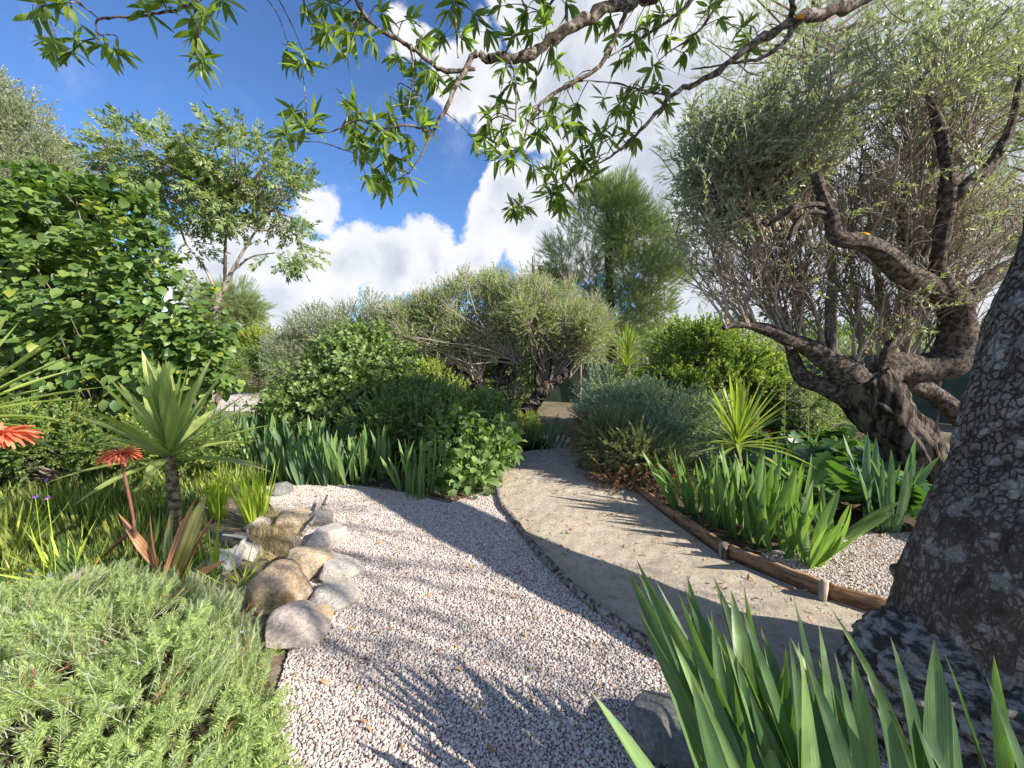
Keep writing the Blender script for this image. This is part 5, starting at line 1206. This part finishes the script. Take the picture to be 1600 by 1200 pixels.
    m_ = rng.random(len(e)) < pr; e = e[m_]; dd = nrm(p3[m_, -1] - p3[m_, -2]); print('olive tips', len(e))
    scatter('crown', PO, e - dd * .04, dd, nrm(UPV + rng.normal(0, .7, (len(e), 3))), rng.uniform(.17, .27, len(e)), t, rng, kind='stuff')
    k = rng.random(len(e)) < .5
    scatter('crown', PO, e[k] + rng.normal(0, .06, (k.sum(), 3)), nrm(dd[k] + rnd_dirs(k.sum(), rng) * .6), nrm(UPV + rng.normal(0, .7, (k.sum(), 3))), rng.uniform(.17, .26, k.sum()), t, rng, kind='stuff')
old_olive()

# ================================================================== SHRUBS
def sbush(name, lab, ells, ncl, per, crad, pr, size, root, seed, **kw):
    return bush(name, lab, 'shrub', ells, ncl, per, crad, pr, size, root, rng=np.random.default_rng(seed), **kw)
# juniper spreading over the path edge: blue-green above, brown and dead below
sbush('juniper_shrub', 'spreading blue green juniper overhanging the sandy path with a brown dead underside',
      [ell(1010, 650, 6.4, 90, 40, .9), ell(960, 625, 7.2, 50, 36, .8), ell(1060, 690, 5.6, 60, 34, .6), ell(1000, 690, 5.6, 60, 32, .5), ell(1050, 640, 6.6, 60, 30, .8), ell(970, 680, 6.0, 40, 34, .5)], 230, 24, .17, PJ, (.13, .24), np.array([P(1020, 600, 6)[0], 6.1, 0.]), 41, out=.9, up=.5, lo=.6)
sbush('juniper_shrub', 'lower olive green juniper mound with reddish brown twigs hanging over the board edging',
      [ell(1000, 715, 4.9, 50, 34, .4), ell(960, 690, 5.3, 42, 34, .4), ell(1030, 740, 4.7, 30, 24, .3)], 90, 22, .14, [sprig('juniper_warm%d' % i, leaf_mat('juniper_warm', (.10, .12, .05), (.24, .25, .12), trans=.12), 46, .26, .035, 330 + i, ang=(.3, .8)) for i in range(2)], (.12, .2), np.array([P(1010, 700, 5)[0], 5.1, 0.]), 42, out=.9, up=.4, lo=.6)
sbush('juniper_shrub', 'brown bare juniper skirt reaching down to the path under the green mound',
      [ell(985, 750, 4.7, 50, 34, .35), ell(940, 710, 5.5, 26, 34, .4), ell(1030, 770, 4.4, 34, 22, .3), ell(920, 680, 6.2, 16, 26, .4)], 130, 22, .12, PJD, (.10, .18), np.array([P(990, 700, 4.8)[0], 4.9, 0.]), 43, out=.7, up=-.1, lo=.3)
sbush('pittosporum_shrub', 'rounded shrub with fresh yellow green tips behind the juniper and the spiky yucca',
      [ell(1080, 545, 7.6, 48, 32, .9), ell(1130, 570, 7.4, 52, 36, .9), ell(1062, 590, 7.4, 46, 34, .6), ell(1160, 600, 7.2, 40, 40, .8), ell(1100, 605, 7.0, 90, 36, .7)], 200, 24, .2, PSS, (.14, .24), np.array([P(1090, 600, 7.5)[0], 7.6, 0.]), 44, extra=(PSY, .75), out=.9, up=.6, lo=.6)
sbush('yellow_shrub', 'low yellow green shrub beside the thin palm like yucca', [ell(1030, 600, 7.8, 24, 22, .5)], 22, 22, .16, PSY, (.13, .22), np.array([P(1010, 600, 7.8)[0], 7.9, 0.]), 45)
sbush('hedge_shrub', 'dark green shrub behind the old olive against the mesh fence', [ell(1210, 620, 7, 46, 44, .7), ell(1260, 650, 6.6, 50, 36, .6)], 90, 22, .2, PSS, (.14, .24), np.array([P(1230, 600, 7)[0], 7, 0.]), 46)
sbush('grey_shrub', 'greyish brown twiggy shrub between the flower spikes and the old trunk', [ell(1250, 625, 6.4, 32, 24, .5)], 40, 22, .14, PO, (.13, .2), np.array([P(1250, 600, 6.4)[0], 6.4, 0.]), 47)

# middle group of leafy shrubs
rng0 = np.random.default_rng(50)
sbush('leafy_shrub', 'dark green bushy shrub with layered leaves behind the iris row', [ell(520, 620, 7.0, 70, 60, .9), ell(575, 590, 7.0, 50, 60, .8), ell(465, 640, 7.0, 46, 36, .7), ell(560, 650, 6.8, 75, 45, .8), ell(545, 555, 7.1, 30, 26, .5)], 260, 15, .2, PS, (.15, .26), np.array([P(530, 600, 7)[0], 7.2, 0.]), 51, out=.9, up=.15, lo=.55)
sbush('leafy_shrub', 'grey green leafy shrub standing over the right end of the iris row', [ell(600, 690, 5.6, 52, 66, .5), ell(640, 660, 6.0, 46, 50, .6), ell(590, 730, 5.2, 40, 30, .35)], 190, 16, .15, PSS, (.13, .22), np.array([P(610, 700, 5.6)[0], 5.7, 0.]), 52, out=.8, up=.4, lo=.4)
sbush('leafy_shrub', 'tall soft green herb bush with upright tips in front of the dark forked olive', [ell(700, 670, 5.7, 60, 50, .6), ell(755, 660, 5.9, 45, 44, .5), ell(670, 640, 6.2, 40, 36, .5), ell(740, 640, 6.6, 30, 12, .3)], 180, 16, .15, PSS, (.14, .26), np.array([P(710, 700, 5.6)[0], 5.8, 0.]), 53, out=.4, up=1.0, lo=.4)
sbush('yellow_shrub', 'bright yellow green shrub glowing between the leafy shrubs and the dark olive trunk', [ell(660, 600, 8.6, 40, 30, .6), ell(690, 625, 8.2, 40, 24, .5)], 70, 22, .18, PSY, (.15, .25), np.array([P(665, 600, 8.5)[0], 8.6, 0.]), 54)
sbush('leafy_shrub', 'fresh green shrub growing between the two pruned olive trunks', [ell(800, 600, 10.6, 40, 42, .7), ell(700, 590, 11.2, 60, 40, .8), ell(640, 580, 11.5, 50, 34, .8)], 120, 20, .26, PSS, (.2, .34), np.array([P(800, 600, 11)[0], 11, 0.]), 55)
sbush('box_shrub', 'small yellowish box shrub beside the blue green iris at the bend of the path', [ell(817, 678, 7.0, 24, 24, .3)], 44, 20, .09, PSY, (.09, .16), np.array([P(817, 678, 7.0)[0], 7.0, 0.]), 56, lo=.6)
# herb with large heart leaves at the gravel corner, leaves as parts
hb_m = leaf_mat('herb_leaf', (.07, .125, .04), (.18, .25, .085), trans=.3, rough=.42, veins=0)
def herb():
    rng = np.random.default_rng(61); root = np.array([P(745, 700, 4.8)[0], 4.8, 0.])
    t = thing('herb_plant', root, 'lush plant with large soft heart shaped leaves at the corner of gravel and sandy path', 'plant')
    heart = lambda t_: (.62 + t_ * .9 if t_ < .4 else 1 - ((t_ - .4) / .6) ** 1.35) + .0001
    ms = []
    for w_, b_ in ((.8, .25), (.7, .4), (.85, .1)):
        m_ = mesh_np('herb_leaf', *(lambda s: (s[0], [s[1]], None, True, s[2]))(strip(5, w_, .25, b_, heart))); m_.materials.append(hb_m); ms.append(m_)
    ells = [ell(715, 690, 5.0, 62, 58, .4), ell(770, 690, 5.0, 42, 44, .4), ell(740, 755, 4.6, 50, 34, .3), ell(690, 740, 4.7, 40, 30, .3), ell(790, 705, 5.0, 22, 22, .25)]
    cen, od = clumps(ells, 300, rng, .6, 1); k = (cen[:, 2] > .03) & (od[:, 1] < .5); cen, od = cen[k][:240], od[k][:240]
    for i, (c, o) in enumerate(zip(cen, od)):
        put('leaf', ms[i % 3], t, c, nrm(o * .8 + rng.normal(0, .4, 3) + np.array([0, -.3, -.15])), nrm(UPV + rng.normal(0, .45, 3) + np.array([.2, -.3, 0])), rng.uniform(.08, .17))
    c2, o2 = clumps(ells, 1500, rng, .2, .95); c2 = c2[c2[:, 2] > .02]; V, F, r = batch(strip(4, .75, .25, .2, heart), c2, nrm(rnd_dirs(len(c2), rng) + (0, -.3, 0)), nrm(UPV + rng.normal(0, .6, (len(c2), 3))), rng.uniform(.05, .11, len(c2)), 1, rng)
    link('foliage', mesh_np('foliage', V, [F], r), hb_m, t, kind='stuff')
    V, F, _ = limbs_to(root + rng.normal(0, .12, (120, 3)) * (1, .6, 0), cen[:120], .006, .003, rng); link('stems', mesh_np('stems', V, [F]), hb_m, t, kind='stuff')
herb()

# broad lobed (acanthus) leaves carpeting the border
ac = leaf_mat('acanthus_leaf', (.030, .075, .020), (.075, .145, .040), trans=.2, rough=.32, veins=0, spec=.5)
lob = lambda t: (math.sin(math.pi * min(1, .10 + .9 * t)) ** .7) * (.42 + .58 * abs(math.sin(t * math.pi * 5.5))) + .0001
AC = [leaf_mesh('acanthus_leaf', ac, 30, w_, .18, b_, lob, 0) for w_, b_ in ((.55, .35), (.5, .55), (.6, .2))]
def acanthus():
    rng = np.random.default_rng(71)
    spots = [(1190, 745), (1240, 735), (1290, 730), (1330, 745), (1230, 765), (1290, 765), (1350, 775), (1400, 815), (1425, 822), (1265, 795), (1320, 800), (1215, 715), (1270, 705), (1320, 710), (1370, 740), (1390, 770)]
    labs = ['under the spiky yucca', 'behind the board edge irises', 'below the first flower spike', 'against the old olive trunk', 'in the middle of the border', 'between the pale iris and the trunk', 'behind the bluish iris', 'at the foot of the big trunk', 'at the corner of the side gravel', 'right behind the pale iris clump', 'in front of the old trunk on the path side', 'by the juniper shade', 'below the twin spikes', 'in the shade of the gnarled limbs', 'beside the leaning old trunk', 'next to the bluish iris clump']
    for (x, y), l in zip(spots, labs):
        g = G(x, y); t = thing('acanthus_plant', g, 'dark glossy acanthus rosette ' + l, 'plant', 'acanthus plants carpeting the border')
        for i in range(15):
            a = rng.uniform(0, 6.28); tl = rng.uniform(.5, 1.25); d = np.array([math.cos(a) * math.sin(tl), math.sin(a) * math.sin(tl), math.cos(tl)])
            b = g + np.array([d[0] * .1, d[1] * .1, rng.uniform(.05, .26)]); put('leaf', AC[i % 3], t, b, d, nrm(UPV + rng.normal(0, .25, 3)), rng.uniform(.30, .52))
acanthus()
spm = leaf_mat('acanthus_bract', (.12, .17, .05), (.24, .28, .12), trans=.2)
for (x, y0, y1, lab) in ((1225, 600, 710, 'pale green upright flower spike by the grey twiggy shrub'), (1262, 612, 720, 'leafier flower spike standing closest to the old olive trunk'), (1183, 598, 700, 'thin dark flower spike behind the spiky yucca')):
    Ys = 5.2; a, b = P(x, y1, Ys), P(x + 2, y0, Ys); f_ = np.array([a[0], Ys, 0.]); t = thing('acanthus_spike', f_, lab, 'flower spike')
    V, F, _ = tubes(np.array([f_, (f_ + b) / 2, b]), np.array([.012, .010, .006]), 6); link('stalk', mesh_np('stalk', V, [F]), spm, t)
    n = 70; f = RNG.random(n); p_ = a + (b - a) * (.15 + .85 * f[:, None]); an = RNG.uniform(0, 6.28, n); dd = np.column_stack([np.cos(an), np.sin(an), np.full(n, .9)])
    V, F, r = batch(strip(2, .5, .4, .2), p_, nrm(dd), np.column_stack([-np.cos(an), -np.sin(an), np.ones(n)]), .065 * (1.1 - .5 * f)); link('bracts', mesh_np('bracts', V, [F], r), spm, t, kind='stuff')

# ================================================================== FENCE, PERGOLA, BACKDROP PLANTING
fm, fn = new_mat('green_mesh_cloth'); tcf = fn('ShaderNodeTexCoord').outputs['Object']
nf = fn('ShaderNodeTexNoise', {'Vector': tcf, 'Scale': 3.0, 'Detail': 6.0}).outputs[0]; wf = fn('ShaderNodeTexWave', {'Vector': tcf, 'Scale': 40.0}).outputs[1]
finish(fn, fn.mix(.3, fn.ramp(nf, [(.3, (.045, .07, .05)), (.7, (.10, .14, .105))]), wf, 'MULTIPLY'), .7, .2, nf, .4, .02)
def fence(a, b, h, nposts, lab):
    a, b = np.array(a, float), np.array(b, float); t = thing('mesh_fence', (*a, 0), lab, 'fence'); K = 60
    f = np.linspace(0, 1, K); base = a + (b - a) * f[:, None]; nn = np.array([-(b - a)[1], (b - a)[0]]) / np.linalg.norm(b - a); V = []
    for j, z in enumerate(np.linspace(0, h, 9)):
        off = np.array([.04 * mn.noise(Vector((x * 14, z * 2, 1))) for x in f]); zz = z + (.03 * np.sin(f * nposts * math.pi) if j == 8 else 0)
        V.append(np.column_stack([base + nn * off[:, None], np.full(K, 1.) * zz]))
    V = np.array(V); idx = np.arange(9 * K).reshape(9, K)
    link('mesh_cloth', mesh_np('mesh_cloth', V.reshape(-1, 3), [np.stack([idx[:-1, :-1], idx[:-1, 1:], idx[1:, 1:], idx[1:, :-1]], -1).reshape(-1, 4)], None, True), fm, t)
    for i in range(nposts + 1):
        c = a + (b - a) * i / nposts - nn * .06; V2, F2, _ = tubes(np.array([(*c, 0), (*c, h * .5), (*c, h + .08)]), np.array([.025] * 3), 8); link('post', mesh_np('fence_post', V2, [F2], None, True), M_stake, t)
fence((.6, 13), (8.5, 10.5), 1.25, 5, 'dark green mesh cloth fence closing the garden behind the olives')
fence((8.5, 10.5), (13, 4), 1.5, 4, 'side stretch of green mesh fence behind the old olive trunk')
# timber pergola frame with dark climber on the landing
pw = simple_noise_mat('grey_timber', [(.3, (.26, .21, .16)), (.7, (.45, .38, .31))], 20)
Yp = 20.
t = thing('pergola', (P(402, 590, Yp)[0], Yp, 0), 'small wooden post frame carrying a dark green climber on the far landing', 'pergola')
for x, dy in ((386, 0), (407, 0), (386, 1.2), (407, 1.2)):
    b = P(x, 590, Yp); hh = P(x, 558, Yp)[2]; V, F, _ = tubes(np.array([(b[0], Yp + dy, 0), (b[0], Yp + dy, hh / 2), (b[0], Yp + dy, hh)]), np.array([.06] * 3), 8); link('post', mesh_np('pergola_post', V, [F]), pw, t)
for dy in (0, 1.2):
    a, b = P(382, 568, Yp), P(412, 568, Yp); V, F, _ = tubes(np.array([(a[0], Yp + dy, a[2]), ((a[0] + b[0]) / 2, Yp + dy, a[2]), (b[0], Yp + dy, a[2])]), np.array([.05] * 3), 6); link('beam', mesh_np('pergola_beam', V, [F]), pw, t)
sbush('climber_shrub', 'dark green climber heaped over the small wooden post frame', [ell(402, 556, 20.3, 26, 9, .8)], 50, 20, .2, PSS, (.18, .3), np.array([P(402, 590, 20.3)[0], 20.3, 0.]), 57, lo=.2)
sbush('yellow_shrub', 'airy yellow green shrub behind the wooden post frame', [ell(410, 545, 23, 32, 28, 1.), ell(385, 550, 23, 30, 24, 1), ell(400, 575, 22.5, 40, 18, .8)], 100, 20, .4, PSY, (.3, .5), np.array([P(405, 590, 23)[0], 23, 0.]), 58)
sbush('leafy_shrub', 'light green bush beside the wooden posts toward the silvery olive', [ell(437, 580, 19, 20, 24, .6), ell(355, 590, 18, 26, 22, .8)], 70, 18, .3, PSS, (.2, .36), np.array([P(430, 590, 19)[0], 19, 0.]), 59)
# far woodland masses beyond the garden
def woods(name, lab, spots, seed, pr=None, per=16):
    rng = np.random.default_rng(seed); e = [ell(*s) for s in spots]; cen, od = clumps(e, 60 * len(e), rng, .6)
    k = cen[:, 2] > 0; cen, od = cen[k], od[k]; p, d = around(cen, od, per, 1.0, rng, .8, .3); scatter(name, pr or PSS, p, d, nrm(UPV + rng.normal(0, .7, (len(p), 3))), rng.uniform(.7, 1.3, len(p)), None, rng, label=lab, cat='woodland')
woods('far_woodland', 'distant belt of green trees beyond the fence and the far terrace', [(x, 540 + (x % 3) * 4, 38 + (x * 7) % 9, 70, 26, 4) for x in list(range(-500, 360, 85)) + list(range(520, 2200, 90))], 81)
woods('far_scrub', 'grey green scrub on the ground between the garden and the far trees', [(x, 575, 26 + (x * 5) % 5, 60, 12, 2) for x in list(range(-600, 330, 80)) + list(range(500, 1500, 85))], 82, PO)

# low leafy planting between the flower bed and the tall shrub
sbush('leafy_shrub', 'low mixed leafy planting between the flower bed and the tall broad leaved shrub', [ell(-60, 690, 4.3, 120, 40, .5), ell(90, 680, 4.4, 90, 36, .5), ell(210, 690, 4.6, 70, 34, .4), ell(320, 690, 5.0, 60, 34, .4)], 190, 16, .15, PSS, (.12, .22), np.array([P(150, 690, 4.5)[0], 4.6, 0.]), 63, out=.6, up=.7, extra=(PSY, .3))

cover('terrace_weeds', gp((335, 641), (438, 644), (436, 613), (350, 621)), 90, PDr + PD, (.08, .25), 'dry weeds dotted over the far gravel terrace', 'weeds', .7)

k = RNG.integers(0, len(q_ros), 170)
scatter('dead_sprigs', PJD, p_ros[k] + (0, 0, .03), nrm(d_ros[k] + RNG.normal(0, .5, (170, 3))), nrm(RNG.normal(size=(170, 3))), RNG.uniform(.08, .15, 170), rb, kind='stuff')
